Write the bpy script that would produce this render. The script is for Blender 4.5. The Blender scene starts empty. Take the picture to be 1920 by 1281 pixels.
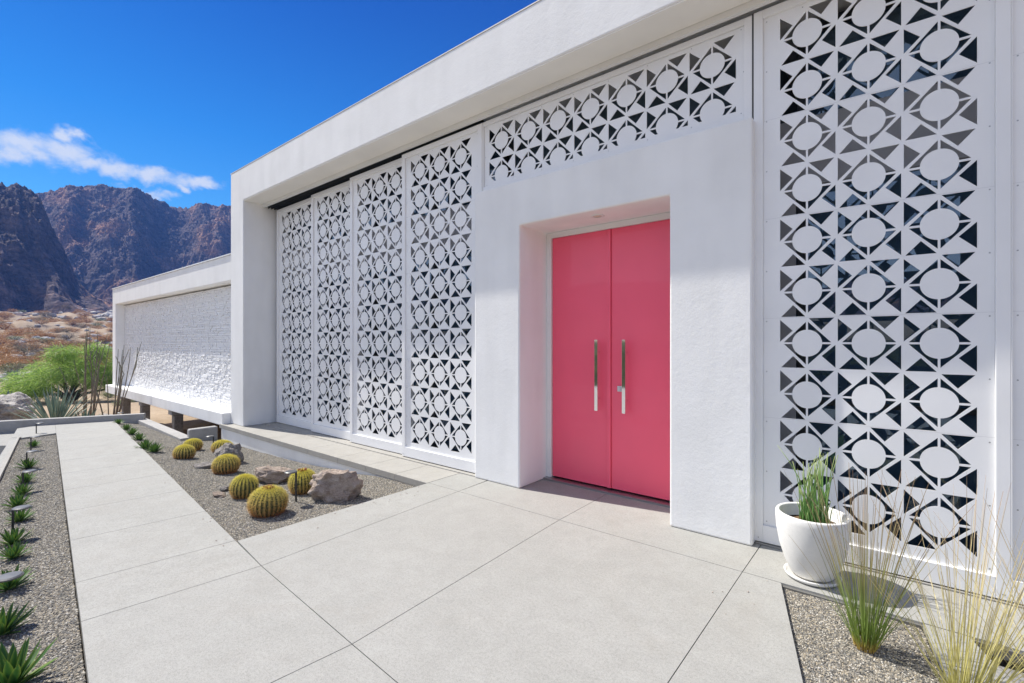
import bpy, bmesh, math, random
import numpy as np
from mathutils import Vector, Matrix, geometry, noise as mnoise
random.seed(7)
rng = np.random.default_rng(11)
sc = bpy.context.scene
COL = sc.collection
PI = math.pi
R = math.radians

# ---------------------------------------------------------------- camera
YAW, FPX, HORY, EYE = R(38.95), 879.0, 642.0, 1.5
cyw, syw = math.cos(YAW), math.sin(YAW)
cam = bpy.data.cameras.new("camera")
cam.sensor_width = 36.0
cam.lens = 36.0 * FPX / 1920.0
cam.shift_y = (HORY - 640.5) / 1920.0
cam.clip_end = 20000
cam_o = bpy.data.objects.new("camera", cam)
cam_o.location = (0, 0, EYE)
cam_o.rotation_euler = (PI / 2, 0, YAW)
COL.objects.link(cam_o)
sc.camera = cam_o


def ray(px, py):
    u = (px - 960) / FPX
    return Vector((cyw * u - syw, syw * u + cyw, -(py - HORY) / FPX))


def at(px, depth, z=None):
    """ground point seen in photo column px at a depth in metres"""
    d = ray(px, HORY) * depth
    return d.x, d.y


# ---------------------------------------------------------------- numpy noise
def _hash(ix, iy, iz, seed):
    n = (ix.astype(np.int64) * 374761393 + iy.astype(np.int64) * 668265263 + iz.astype(np.int64) * 2147483647 + seed * 1274126177) & 0xFFFFFFFF
    n = ((n ^ (n >> 13)) * 1274126177) & 0xFFFFFFFF
    n = n ^ (n >> 16)
    return (n & 0xFFFF) / 65535.0


def vnoise(x, y, z=None, seed=0):
    x = np.asarray(x, float); y = np.asarray(y, float)
    z = np.zeros_like(x) if z is None else np.asarray(z, float)
    ix, iy, iz = np.floor(x), np.floor(y), np.floor(z)
    fx, fy, fz = x - ix, y - iy, z - iz
    fx = fx * fx * (3 - 2 * fx); fy = fy * fy * (3 - 2 * fy); fz = fz * fz * (3 - 2 * fz)
    r = 0
    for a in (0, 1):
        for b in (0, 1):
            for c in (0, 1):
                w = (fx if a else 1 - fx) * (fy if b else 1 - fy) * (fz if c else 1 - fz)
                r = r + w * _hash(ix + a, iy + b, iz + c, seed)
    return r


def fbm(x, y, z=None, oct=5, seed=0, gain=.5, ridged=False):
    s, amp, tot, f = 0, 1.0, 0, 1.0
    for o in range(oct):
        v = vnoise(x * f, y * f, None if z is None else z * f, seed + o * 17)
        v = (1 - abs(2 * v - 1)) if ridged else v
        s = s + amp * v; tot += amp
        amp *= gain; f *= 2.03
    return s / tot


# ---------------------------------------------------------------- materials
class NT:
    def __init__(s, name):
        s.m = bpy.data.materials.new(name); s.m.use_nodes = True
        s.t = s.m.node_tree; s.t.nodes.clear()
        s.out = s.n('ShaderNodeOutputMaterial')

    def n(s, typ, **kw):
        nd = s.t.nodes.new(typ)
        for k, v in kw.items():
            if k.startswith('i_'):
                key = k[2:]
                key = int(key) if key.isdigit() else key.replace('_', ' ')
                nd.inputs[key].default_value = v
            else:
                setattr(nd, k, v)
        return nd

    def l(s, a, b):
        s.t.links.new(a, b)

    def coord(s, kind='Object', scale=(1, 1, 1), rot=(0, 0, 0)):
        tc = s.n('ShaderNodeTexCoord'); mp = s.n('ShaderNodeMapping')
        mp.inputs['Scale'].default_value = scale; mp.inputs['Rotation'].default_value = rot
        s.l(tc.outputs[kind], mp.inputs[0]); return mp.outputs[0]

    def noise(s, vec, scale, detail=4, rough=.55, dist=0):
        nd = s.n('ShaderNodeTexNoise'); nd.inputs['Scale'].default_value = scale
        nd.inputs['Detail'].default_value = detail; nd.inputs['Roughness'].default_value = rough
        nd.inputs['Distortion'].default_value = dist
        if vec is not None: s.l(vec, nd.inputs['Vector'])
        return nd.outputs['Fac']

    def ramp(s, fac, stops, interp='LINEAR'):
        r = s.n('ShaderNodeValToRGB'); e = r.color_ramp.elements; r.color_ramp.interpolation = interp
        while len(e) < len(stops): e.new(.5)
        for el, (p, c) in zip(e, stops):
            el.position = p; el.color = (c if len(c) == 4 else (*c, 1)) if hasattr(c, '__len__') else (c, c, c, 1)
        s.l(fac, r.inputs[0]); return r.outputs[0]

    def math(s, op, a, b=None):
        nd = s.n('ShaderNodeMath', operation=op)
        for i, v in enumerate((a, b)):
            if v is None: continue
            if isinstance(v, (int, float)): nd.inputs[i].default_value = v
            else: s.l(v, nd.inputs[i])
        return nd.outputs[0]

    def mix(s, fac, a, b, mode='MIX'):
        nd = s.n('ShaderNodeMix', data_type='RGBA', blend_type=mode)
        for i, v in ((0, fac), (6, a), (7, b)):
            if isinstance(v, (int, float)): nd.inputs[i].default_value = v
            elif isinstance(v, tuple): nd.inputs[i].default_value = (*v, 1) if len(v) == 3 else v
            else: s.l(v, nd.inputs[i])
        return nd.outputs[2]

    def bump(s, h, strength=.3, dist=.01, normal=None):
        b = s.n('ShaderNodeBump'); b.inputs['Strength'].default_value = strength; b.inputs['Distance'].default_value = dist
        s.l(h, b.inputs['Height'])
        if normal is not None: s.l(normal, b.inputs['Normal'])
        return b.outputs[0]

    def bsdf(s, color, rough=.8, metal=0, normal=None, spec=.5, coat=0):
        b = s.n('ShaderNodeBsdfPrincipled')
        if isinstance(color, tuple): b.inputs['Base Color'].default_value = (*color, 1)
        else: s.l(color, b.inputs['Base Color'])
        if isinstance(rough, (int, float)): b.inputs['Roughness'].default_value = rough
        else: s.l(rough, b.inputs['Roughness'])
        b.inputs['Metallic'].default_value = metal
        b.inputs['Specular IOR Level'].default_value = spec
        b.inputs['Coat Weight'].default_value = coat
        if normal is not None: s.l(normal, b.inputs['Normal'])
        s.l(b.outputs[0], s.out.inputs[0]); return b


def m_stucco():
    t = NT('white stucco'); v = t.coord()
    big = t.noise(v, 1.6, 5); mid = t.noise(v, 9, 5, .6, .6); fine = t.noise(v, 70, 4, .6)
    streak = t.noise(t.coord(scale=(3.5, 3.5, .5)), 1.2, 5)
    col = t.ramp(big, [(.25, (.78, .775, .76)), (.6, (.87, .865, .85))])
    col = t.mix(.25, col, t.ramp(streak, [(.33, (.72, .715, .70)), (.62, (.90, .895, .88))]))
    h = t.math('ADD', t.math('MULTIPLY', mid, .5), t.math('ADD', t.math('MULTIPLY', fine, .28), t.math('MULTIPLY', t.noise(v, 28, 4, .6), .30)))
    t.bsdf(col, .92, normal=t.bump(h, .22, .016), spec=.2); return t.m


def m_concrete(name, a, b, speck=1.0, bumpy=.15):
    t = NT(name); v = t.coord()
    big = t.noise(v, .55, 6, .6, .4); mid = t.noise(v, 3.2, 6, .65, .3); fine = t.noise(v, 190, 2, .7); fine2 = t.noise(v, 520, 2, .6); grit = t.noise(v, 62, 3, .75); blot = t.noise(v, 7.5, 6, .72, .8)
    col = t.ramp(t.math('ADD', t.math('MULTIPLY', big, .5), t.math('MULTIPLY', mid, .5)), [(.3, a), (.7, b)])
    col = t.mix(.40 * speck, col, t.ramp(fine, [(.3, (.40, .39, .37)), (.5, (1, 1, 1)), (.72, (1.25, 1.22, 1.16))]), 'MULTIPLY')
    col = t.mix(.32 * speck, col, t.ramp(grit, [(.34, (.62, .61, .59)), (.5, (1, 1, 1)), (.68, (1.22, 1.21, 1.19))]), 'MULTIPLY')
    col = t.mix(.30, col, t.ramp(blot, [(.3, (.74, .735, .72)), (.7, (1.14, 1.14, 1.14))]), 'MULTIPLY')
    stain = t.noise(v, 1.1, 7, .7, 1.2)
    col = t.mix(t.ramp(stain, [(.52, 0.0), (.8, .30)]), col, (.27, .245, .21))
    h = t.math('ADD', fine, t.math('MULTIPLY', fine2, .5))
    t.bsdf(col, .85, normal=t.bump(h, bumpy, .004), spec=.25); return t.m


def m_paint(name, color, rough=.4, bumpy=.03, coat=0, spec=.5):
    t = NT(name); v = t.coord()
    n1 = t.noise(v, 2.2, 5); c = tuple(x * .93 for x in color)
    col = t.ramp(n1, [(.3, c), (.7, color)])
    if bumpy == 0:
        t.bsdf(col, rough, coat=coat, spec=spec); return t.m
    rr = t.ramp(t.noise(v, 14, 4), [(.3, rough * .85), (.7, min(1, rough * 1.15))])
    t.bsdf(col, rr, normal=t.bump(t.noise(v, 60, 3), bumpy, .003), coat=coat, spec=spec); return t.m


def m_metal(name, color, rough=.1):
    t = NT(name); t.bsdf(color, rough, metal=1.0); return t.m


def m_glass():
    t = NT('window glass')
    tr = t.n('ShaderNodeBsdfTransparent'); tr.inputs[0].default_value = (.33, .44, .50, 1)
    gl = t.n('ShaderNodeBsdfGlossy'); gl.inputs['Roughness'].default_value = .0
    gl.inputs[0].default_value = (.66, .83, 1, 1)
    fr = t.n('ShaderNodeFresnel'); fr.inputs[0].default_value = 2.1
    mx = t.n('ShaderNodeMixShader'); df_ = t.n('ShaderNodeBsdfDiffuse'); df_.inputs[0].default_value = (.085, .17, .27, 1)
    m0 = t.n('ShaderNodeMixShader'); m0.inputs[0].default_value = .40; t.l(tr.outputs[0], m0.inputs[1]); t.l(df_.outputs[0], m0.inputs[2])
    t.l(fr.outputs[0], mx.inputs[0]); t.l(m0.outputs[0], mx.inputs[1]); t.l(gl.outputs[0], mx.inputs[2])
    t.l(mx.outputs[0], t.out.inputs[0]); return t.m


def m_gravel_base():
    t = NT('gravel'); v = t.coord()
    vo = t.n('ShaderNodeTexVoronoi', i_Scale=85.0); t.l(v, vo.inputs['Vector'])
    col = t.ramp(vo.outputs['Color'], [(0, (.085, .078, .068)), (.5, (.22, .195, .16)), (1, (.40, .35, .28))])
    t.bsdf(col, .9, normal=t.bump(vo.outputs['Distance'], .8, .01)); return t.m


def m_pebble():
    t = NT('pebble stone'); oi = t.n('ShaderNodeObjectInfo')
    col = t.ramp(oi.outputs['Random'], [(0, (.042, .043, .042)), (.25, (.13, .126, .116)), (.48, (.245, .22, .175)), (.62, (.19, .19, .182)), (.8, (.37, .31, .215)), (.92, (.44, .41, .345)), (1, (.58, .55, .50))])
    t.bsdf(col, .8, spec=.3); return t.m


def m_rock(name, a, b, c, scale=3.0, bumpy=.7, dist=.05):
    t = NT(name); v = t.coord()
    n1 = t.noise(v, scale, 7, .65, .6); n2 = t.noise(v, scale * 6, 5, .6); n3 = t.noise(v, scale * 22, 4, .6)
    col = t.ramp(n1, [(.28, a), (.5, b), (.72, c)])
    col = t.mix(.6, col, t.ramp(n2, [(.3, (.45, .42, .40)), (.55, (1, 1, 1))]), 'MULTIPLY')
    col = t.mix(.4, col, t.ramp(n3, [(.35, (.55, .52, .5)), (.6, (1.1, 1.1, 1.1))]), 'MULTIPLY')
    h = t.math('ADD', t.math('ADD', n1, t.math('MULTIPLY', n2, .4)), t.math('MULTIPLY', n3, .16))
    t.bsdf(col, .92, normal=t.bump(h, bumpy, dist), spec=.2); return t.m


def m_leaf(name, stops, attr='tone', rough=.5, transl=.25, noise_amt=.5):
    t = NT(name)
    a = t.n('ShaderNodeAttribute', attribute_name=attr)
    col = t.ramp(a.outputs['Fac'], stops)
    nz = t.noise(t.coord(), 6, 3)
    col = t.mix(noise_amt, col, t.ramp(nz, [(.3, (.6, .6, .6)), (.7, (1.2, 1.2, 1.2))]), 'MULTIPLY')
    p = t.n('ShaderNodeBsdfPrincipled', i_Roughness=rough); t.l(col, p.inputs['Base Color'])
    p.inputs['Specular IOR Level'].default_value = .35
    tr = t.n('ShaderNodeBsdfTranslucent'); t.l(col, tr.inputs[0])
    mx = t.n('ShaderNodeMixShader'); mx.inputs[0].default_value = transl
    t.l(p.outputs[0], mx.inputs[1]); t.l(tr.outputs[0], mx.inputs[2]); t.l(mx.outputs[0], t.out.inputs[0]); return t.m


M = {}
M['stucco'] = m_stucco()
M['concrete'] = m_concrete('pale sandblasted concrete', (.312, .310, .292), (.360, .357, .338))
M['coping'] = m_concrete('pale coping concrete', (.325, .312, .285), (.385, .372, .345), .5)
M['wallconc'] = m_concrete('grey board concrete', (.30, .295, .285), (.42, .41, .40), .5, .3)
M['joint'] = m_paint('dark joint', (.15, .145, .135), .95)
M['white'] = m_paint('white powder coat', (.86, .86, .86), .38, .02)
M['trimwhite'] = m_paint('white trim paint', (.82, .815, .80), .5)
M['soffit'] = m_paint('white soffit plaster', (.90, .875, .82), .9, .1, 0, .2)
M['pink'] = m_paint('coral pink gloss paint', (.93, .105, .185), .46, .0, .25)
M['pinkdark'] = m_paint('coral pink edge paint', (.55, .03, .07), .4)
M['chrome'] = m_metal('polished chrome', (.85, .84, .82), .045)
M['steel'] = m_metal('brushed steel', (.42, .42, .43), .4)
M['silver'] = m_paint('satin silver', (.62, .63, .64), .3)
M['dark'] = m_paint('dark bronze frame', (.018, .022, .024), .45)
M['grey'] = m_paint('grey spandrel paint', (.52, .52, .54), .55)
M['black'] = m_paint('black powder coat', (.022, .022, .024), .42)
M['lamphead'] = m_paint('grey lamp head', (.085, .087, .092), .4)
M['lens'] = m_paint('lamp lens', (.70, .66, .52), .35)
M['glass'] = m_glass()
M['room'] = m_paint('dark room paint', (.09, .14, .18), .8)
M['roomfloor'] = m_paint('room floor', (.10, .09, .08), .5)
M['gravel'] = m_gravel_base()
M['pebble'] = m_pebble()
M['pot'] = m_concrete('white glazed concrete', (.70, .69, .66), (.80, .79, .765), .15, .1)
M['soil'] = m_rock('dry soil', (.10, .062, .034), (.19, .12, .062), (.27, .18, .10), 12, .6, .02)
M['flash'] = m_paint('roof flashing', (.74, .72, .69), .5)
M['stonewhite'] = m_paint('white painted ledgestone', (.88, .88, .88), .85, .35, 0, .2)
M['post'] = m_rock('weathered post', (.20, .18, .16), (.30, .28, .25), (.38, .36, .33), 4, .3, .01)
M['shade_slab'] = m_concrete('painted shade paving', (.24, .235, .23), (.30, .295, .29), .5)  # darker copy of the concrete, shade put into the grey
M['boulder'] = m_rock('tan granite', (.38, .285, .22), (.62, .51, .43), (.76, .67, .59), 3.6, 1.0, .06)
M['boulder_grey'] = m_rock('grey granite', (.20, .18, .17), (.43, .40, .375), (.62, .58, .54), 4.0, 1.0, .05)
M['desertrock'] = m_rock('pale desert rock', (.36, .33, .30), (.56, .53, .49), (.72, .69, .65), 1.3, .8, .12)
M['cactus'] = m_paint('cactus skin', (.055, .075, .022), .6, .2)
M['spine'] = m_leaf('cactus spines', [(0, (.38, .12, .05)), (.25, (.50, .24, .08)), (.5, (.66, .46, .15)), (.75, (.74, .62, .18)), (1, (.80, .72, .14))], rough=.6, transl=.2, noise_amt=.35)
M['cflower'] = m_leaf('dry cactus flowers', [(0, (.45, .30, .10)), (.5, (.42, .13, .035)), (1, (.30, .07, .02))], transl=.1)
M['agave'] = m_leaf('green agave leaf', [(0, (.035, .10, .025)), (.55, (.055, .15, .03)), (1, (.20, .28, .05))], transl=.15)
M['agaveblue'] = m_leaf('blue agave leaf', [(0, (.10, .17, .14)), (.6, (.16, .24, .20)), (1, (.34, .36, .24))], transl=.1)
M['grassblade'] = m_leaf('deer grass blade', [(0, (.66, .46, .13)), (.09, (.26, .36, .07)), (.30, (.20, .28, .07)), (.6, (.36, .30, .14)), (1, (.40, .26, .16))], transl=.3)
M['grassyellow'] = m_leaf('dry feather grass blade', [(0, (.46, .44, .13)), (.3, (.58, .53, .21)), (.7, (.62, .52, .29)), (1, (.50, .36, .26))], transl=.3)
M['horsetail'] = m_leaf('horsetail stem', [(0, (.09, .22, .05)), (.6, (.18, .36, .09)), (1, (.40, .46, .17))], transl=.1)
M['twig'] = m_leaf('grey brown wand', [(0, (.26, .17, .11)), (.5, (.22, .18, .13)), (1, (.16, .155, .10))], transl=0)
M['bark'] = m_rock('dark bark', (.05, .045, .03), (.09, .08, .05), (.14, .12, .08), 6, .5, .02)
M['paloverde'] = m_leaf('palo verde foliage', [(0, (.16, .29, .05)), (.5, (.31, .48, .10)), (1, (.52, .62, .20))], transl=.5, noise_amt=.3)
M['drybrush'] = m_leaf('dry orange brush', [(0, (.24, .12, .05)), (.5, (.46, .24, .085)), (1, (.62, .38, .15))], transl=.2, noise_amt=.3)
M['greybrush'] = m_leaf('grey desert brush', [(0, (.12, .10, .075)), (.5, (.22, .18, .12)), (1, (.30, .26, .17))], transl=.2, noise_amt=.3)
M['sagebrush'] = m_leaf('sage green brush', [(0, (.12, .15, .07)), (.5, (.22, .25, .12)), (1, (.33, .34, .17))], transl=.2, noise_amt=.3)


def m_desert():
    t = NT('desert sand'); v = t.coord()
    n1 = t.noise(v, .35, 7, .6); n2 = t.noise(v, 4, 6, .65); n3 = t.noise(v, 45, 3)
    col = t.ramp(t.math('ADD', t.math('MULTIPLY', n1, .55), t.math('MULTIPLY', n2, .45)), [(.3, (.22, .165, .115)), (.5, (.36, .275, .19)), (.7, (.46, .365, .26))])
    col = t.mix(.5, col, t.ramp(n3, [(.35, (.6, .56, .5)), (.6, (1.05, 1.05, 1.05))]), 'MULTIPLY')
    h = t.math('ADD', n2, t.math('MULTIPLY', n3, .3))
    t.bsdf(col, .95, normal=t.bump(h, .5, .06), spec=.15); return t.m


def m_mountain():
    t = NT('mountain rock'); v = t.coord()
    n1 = t.noise(v, .022, 7, .62, .8); n2 = t.noise(v, .16, 7, .68, .5); n3 = t.noise(v, .7, 5, .65)
    strata = t.noise(t.coord(scale=(.02, .05, .30), rot=(.5, .35, 0)), 1.6, 6, .6, .8)
    col = t.ramp(n1, [(.28, (.085, .08, .10)), (.5, (.16, .135, .145)), (.70, (.50, .29, .18))])
    col = t.mix(.55, col, t.ramp(strata, [(.35, (.5, .47, .5)), (.6, (1.25, 1.15, 1.05))]), 'MULTIPLY')
    col = t.mix(.7, col, t.ramp(n2, [(.33, (.25, .26, .32)), (.62, (1.45, 1.35, 1.25))]), 'MULTIPLY')
    col = t.mix(.5, col, t.ramp(n3, [(.35, (.4, .4, .42)), (.66, (1.9, 1.85, 1.8))]), 'MULTIPLY')
    h = t.math('ADD', t.math('ADD', t.math('MULTIPLY', n2, 1.0), t.math('MULTIPLY', n3, .35)), t.math('MULTIPLY', strata, .6))
    t.bsdf(col, .95, normal=t.bump(h, .9, 3.0), spec=.12); return t.m


M['bank'] = m_rock('scrub bank', (.02, .03, .012), (.05, .06, .02), (.09, .09, .035), 1.2, .9, .2)
M['desert'] = m_desert(); M['mountain'] = m_mountain()

# ---------------------------------------------------------------- object helpers
ORG = {}


def org(o):
    return ORG.get(o.name, Vector((0, 0, 0))) if o else Vector((0, 0, 0))


def tag(o, label=None, cat=None, group=None, kind=None):
    if label: o['label'] = label
    if cat: o['category'] = cat
    if group: o['group'] = group
    if kind: o['kind'] = kind
    return o


def empty(name, loc, label, cat, group=None):
    o = bpy.data.objects.new(name, None); COL.objects.link(o)
    o.location = loc; o.empty_display_size = .1; ORG[o.name] = Vector(loc)
    return tag(o, label, cat, group)


class MB:
    def __init__(s):
        s.v = []; s.f = []; s.a = []; s.mi = []

    def add(s, verts, faces, tone=0.0, mat=0):
        b = len(s.v); s.v.extend(verts)
        s.a.extend(tone if hasattr(tone, '__len__') else [tone] * len(verts))
        for fc in faces: s.f.append(tuple(i + b for i in fc)); s.mi.append(mat)
        return s

    def box(s, x0, x1, y0, y1, z0, z1, mat=0):
        v = [(x0, y0, z0), (x1, y0, z0), (x1, y1, z0), (x0, y1, z0), (x0, y0, z1), (x1, y0, z1), (x1, y1, z1), (x0, y1, z1)]
        return s.add(v, [(3, 2, 1, 0), (4, 5, 6, 7), (0, 1, 5, 4), (1, 2, 6, 5), (2, 3, 7, 6), (3, 0, 4, 7)], mat=mat)

    def prism_y(s, pts, y0, y1, mat=0):
        """polygon in x,z (counter clockwise seen from -y), extruded along y"""
        n = len(pts)
        v = [(x, y0, z) for x, z in pts] + [(x, y1, z) for x, z in pts]
        f = [tuple(range(n)), tuple(range(2 * n - 1, n - 1, -1))]
        f += [((i + 1) % n, i, i + n, (i + 1) % n + n) for i in range(n)]
        return s.add(v, f, mat=mat)

    def prism_z(s, pts, ztop, thick, mat=0):
        """polygon in x,y counter clockwise; ztop a number or function"""
        n = len(pts); zf = ztop if callable(ztop) else (lambda x, y: ztop)
        v = [(x, y, zf(x, y)) for x, y in pts] + [(x, y, zf(x, y) - thick) for x, y in pts]
        f = [tuple(range(n)), tuple(range(2 * n - 1, n - 1, -1))]
        f += [(i, i + n, (i + 1) % n + n, (i + 1) % n) for i in range(n)]
        return s.add(v, f, mat=mat)

    def tube(s, pts, radii, n=8, tone=None, cap=True, mat=0):
        pts = [Vector(p) for p in pts]; verts = []; faces = []; tn = []
        for i, p in enumerate(pts):
            d = (pts[min(i + 1, len(pts) - 1)] - pts[max(i - 1, 0)]).normalized()
            a = d.orthogonal().normalized() if i == 0 else (pa - d * pa.dot(d)).normalized()
            pa = a; b = d.cross(a)
            r = radii[i] if hasattr(radii, '__len__') else radii
            for k in range(n):
                t = 2 * PI * k / n
                verts.append(tuple(p + (a * math.cos(t) + b * math.sin(t)) * r))
                tn.append(tone[i] if tone else 0)
        for i in range(len(pts) - 1):
            for k in range(n):
                faces.append((i * n + k, i * n + (k + 1) % n, (i + 1) * n + (k + 1) % n, (i + 1) * n + k))
        if cap:
            faces.append(tuple(range(n - 1, -1, -1))); faces.append(tuple(range((len(pts) - 1) * n, len(pts) * n)))
        return s.add(verts, faces, tn, mat)

    def lathe(s, prof, c=(0, 0, 0), n=48, mat=0, wob=None):
        verts = []; faces = []
        for i, (r, z) in enumerate(prof):
            for k in range(n):
                t = 2 * PI * k / n; q = r * (wob(t, z) if wob else 1)
                verts.append((c[0] + q * math.cos(t), c[1] + q * math.sin(t), c[2] + z))
        for i in range(len(prof) - 1):
            for k in range(n):
                faces.append((i * n + k, i * n + (k + 1) % n, (i + 1) * n + (k + 1) % n, (i + 1) * n + k))
        if prof[0][0] > 1e-6: faces.append(tuple(range(n - 1, -1, -1)))
        if prof[-1][0] > 1e-6: faces.append(tuple(range((len(prof) - 1) * n, len(prof) * n)))
        return s.add(verts, faces, mat=mat)

    def build(s, name, mat, parent=None, smooth=False, bevel=0, local=False, extra=()):
        o0 = Vector((0, 0, 0)) if local else org(parent)
        me = bpy.data.meshes.new(name)
        vs = [(x - o0.x, y - o0.y, z - o0.z) for x, y, z in s.v]
        me.from_pydata(vs, [], s.f); me.update()
        for m in (mat, *extra): me.materials.append(m)
        if extra: me.polygons.foreach_set('material_index', s.mi)
        at_ = me.attributes.new('tone', 'FLOAT', 'POINT'); at_.data.foreach_set('value', np.array(s.a, dtype=np.float32))
        if smooth: me.polygons.foreach_set('use_smooth', [True] * len(me.polygons))
        o = bpy.data.objects.new(name, me); COL.objects.link(o)
        ORG[o.name] = org(parent)
        if parent: o.parent = parent
        if bevel:
            b = o.modifiers.new('bevel', 'BEVEL'); b.width = bevel; b.segments = 2; b.limit_method = 'ANGLE'; b.angle_limit = R(50)
        return o


def grid_object(name, X, Y, Z, mat, smooth=True, kind='structure'):
    """X,Y,Z 2-D arrays -> one quad sheet"""
    h, w = X.shape
    me = bpy.data.meshes.new(name)
    idx = np.arange(h * w).reshape(h, w)
    q = np.stack([idx[:-1, :-1], idx[:-1, 1:], idx[1:, 1:], idx[1:, :-1]], -1).reshape(-1, 4)
    co = np.stack([X, Y, Z], -1).reshape(-1).astype(np.float32)
    me.vertices.add(h * w); me.vertices.foreach_set('co', co)
    me.loops.add(q.size); me.loops.foreach_set('vertex_index', q.reshape(-1).astype(np.int32))
    me.polygons.add(len(q)); me.polygons.foreach_set('loop_start', np.arange(0, q.size, 4, dtype=np.int32))
    me.update(calc_edges=True); me.validate()
    me.polygons.foreach_set('use_smooth', [smooth] * len(q))
    me.materials.append(mat)
    o = bpy.data.objects.new(name, me); COL.objects.link(o)
    if kind: o['kind'] = kind
    return o


def copy_tree(o, parent=None):
    c = o.copy(); COL.objects.link(c); ORG[c.name] = org(parent) if parent else Vector(c.location)
    if parent: c.parent = parent
    for ch in list(o.children): copy_tree(ch, c)
    return c


ORD = ['first', 'second', 'third', 'fourth', 'fifth', 'sixth', 'seventh', 'eighth', 'ninth', 'tenth', 'eleventh', 'twelfth']

# ---------------------------------------------------------------- ground levels
PA = Vector((-3.287, 1.389)); PD = Vector((-.99415, .108)); PN = Vector((-.108, -.99415)); PM = .016


def zpath(x, y):
    t = (x - PA.x) * PD.x + (y - PA.y) * PD.y
    return -PM * max(t, 0)


def pth(t, o):
    """point on the path: t metres along from the patio, o metres from its house-side edge"""
    p = PA + PD * t + PN * o
    return (p.x, p.y)


LEDGE_X = [-13.5, -9.0, -7.65, -6.63, -5.5, -4.8, -4.1, -3.84]
LEDGE_Z = [-.36, -.29, -.266, -.234, -.164, -.10, -.075, -.07]


def zbed(x, y):
    ye = PA.y + (x - PA.x) / PD.x * PD.y
    a = zpath(x, ye) - .025
    b = float(np.interp(x, LEDGE_X, LEDGE_Z))
    t = min(max((y - ye) / (3.31 - ye), 0), 1)
    return a * (1 - t) + b * t


def hit_bed(px, py):
    d = ray(px, py); z = -.1
    for _ in range(12):
        t = (z - EYE) / d.z; x, y = d.x * t, d.y * t; z = zbed(x, y)
    return x, y, z


def Tz(x, y):
    """desert terrain height (arrays)"""
    x = np.asarray(x, float); y = np.asarray(y, float)
    r = np.hypot(x, y)
    prof = np.interp(r, [0, 12, 15, 26, 40, 63, 85, 112, 160, 225, 320, 430, 2000], [-.9, -.75, -.6, -1.05, -1.2, -1.0, .1, 1.4, 5.2, 11.0, 19, 30, 60])
    prof = prof - .45 * np.clip((y - 2.2) / 1.2, 0, 1) * np.clip((24 - r) / 8, 0, 1)
    prof = prof + .62 * np.clip((x + 17) / 2.5, 0, 1) * np.clip((y - 3.9) / 1.6, 0, 1) * np.clip((-8 - x) / 1.0, 0, 1)
    n = (fbm(x / 7, y / 7, oct=4, seed=3) - .5) * np.interp(r, [10, 25, 60, 200], [.12, .5, 1.3, 5])
    return prof + n


# ---------------------------------------------------------------- terrain
az_cam = YAW + PI / 2                       # world angle of the view axis


def az_of(px):
    return az_cam - math.atan((px - 960) / FPX)


az = np.concatenate([np.linspace(az_of(500), az_of(-120), 420), np.linspace(az_of(-120), az_of(500) + 2 * PI, 160)[1:]])
rr = np.concatenate([np.linspace(5, 40, 110), np.geomspace(40, 470, 170)[1:], np.geomspace(470, 820, 6)[1:]])
A, RR = np.meshgrid(az, rr)
X, Y = RR * np.cos(A), RR * np.sin(A)
grid_object('desert_ground', X, Y, Tz(X, Y), M['desert'])
fl = MB(); n = 48
fl.add([(0, 0, -.9)] + [(5.3 * math.cos(2 * PI * i / n), 5.3 * math.sin(2 * PI * i / n), -.95) for i in range(n)], [(0, i + 1, (i + 1) % n + 1) for i in range(n)])
fo = fl.build('earth', M['desert']); fo['kind'] = 'structure'

# mountains ahead: a spur at 230-300 m and a higher wall behind it
SP = [(-200, 384), (-60, 368), (0, 364), (30, 370), (58, 381), (74, 396), (85, 425), (105, 468), (125, 505), (140, 540), (160, 562), (220, 585), (480, 600)]
BK = [(-200, 400), (-60, 372), (40, 366), (62, 358), (90, 354), (130, 349), (190, 348), (215, 355), (250, 365), (300, 371), (350, 377), (432, 386), (520, 392), (800, 420)]
azm = np.linspace(az_of(640), az_of(-200), 720)
pxm = 960 + FPX * np.tan(az_cam - azm)
cosm = np.cos(az_cam - azm)


def crest(tab, r):
    ys = np.interp(pxm, [p for p, _ in tab], [q for _, q in tab])
    return EYE + r * (HORY - ys) / FPX * cosm


rm = np.concatenate([np.linspace(200, 540, 400), np.linspace(540, 760, 30)[1:]])
AM, RM = np.meshgrid(azm, rm)
XM, YM = RM * np.cos(AM), RM * np.sin(AM)
zb0 = Tz(XM, YM)
jit = (fbm(AM * 16, np.zeros_like(AM), oct=3, seed=21) - .5)
rs, rb = 300 + 30 * jit, 520 + 70 * jit
cs, cb = crest(SP, 300)[None, :], crest(BK, 520)[None, :]
ts = np.clip((RM - (rs - 78)) / 78, 0, 1)
fall = np.clip((RM - rs) / 160, 0, 1)
zs_ = zb0 + (np.maximum(cs - np.interp(300, [225, 320], [11, 19]), 0)) * (ts ** .9) * (1 - fall) ** 1.2
tb = np.clip((RM - (rb - 118)) / 118, 0, 1)
fb2 = np.clip((RM - rb) / 300, 0, 1)
zbk = zb0 + (cb - 34) * (tb ** 1.05) * (1 - .8 * fb2)
ZM = np.maximum(zs_, zbk)
mask = np.clip((ZM - zb0) / 22, 0, 1)
top = (1 - .82 * np.clip((RM - (rb - 40)) / 40, 0, 1)) * (1 - .6 * np.clip((RM - (rs - 24)) / 22, 0, 1) * np.clip((rs + 90 - RM) / 40, 0, 1) * np.clip((cs - 22) / 20, 0, 1))
gully = fbm(AM * 15 + RM / 140, RM / 120, oct=4, seed=31, ridged=True) - .55
rough = fbm(XM / 34, YM / 34, ZM / 40, oct=6, seed=41, ridged=True, gain=.52) - .55
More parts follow.
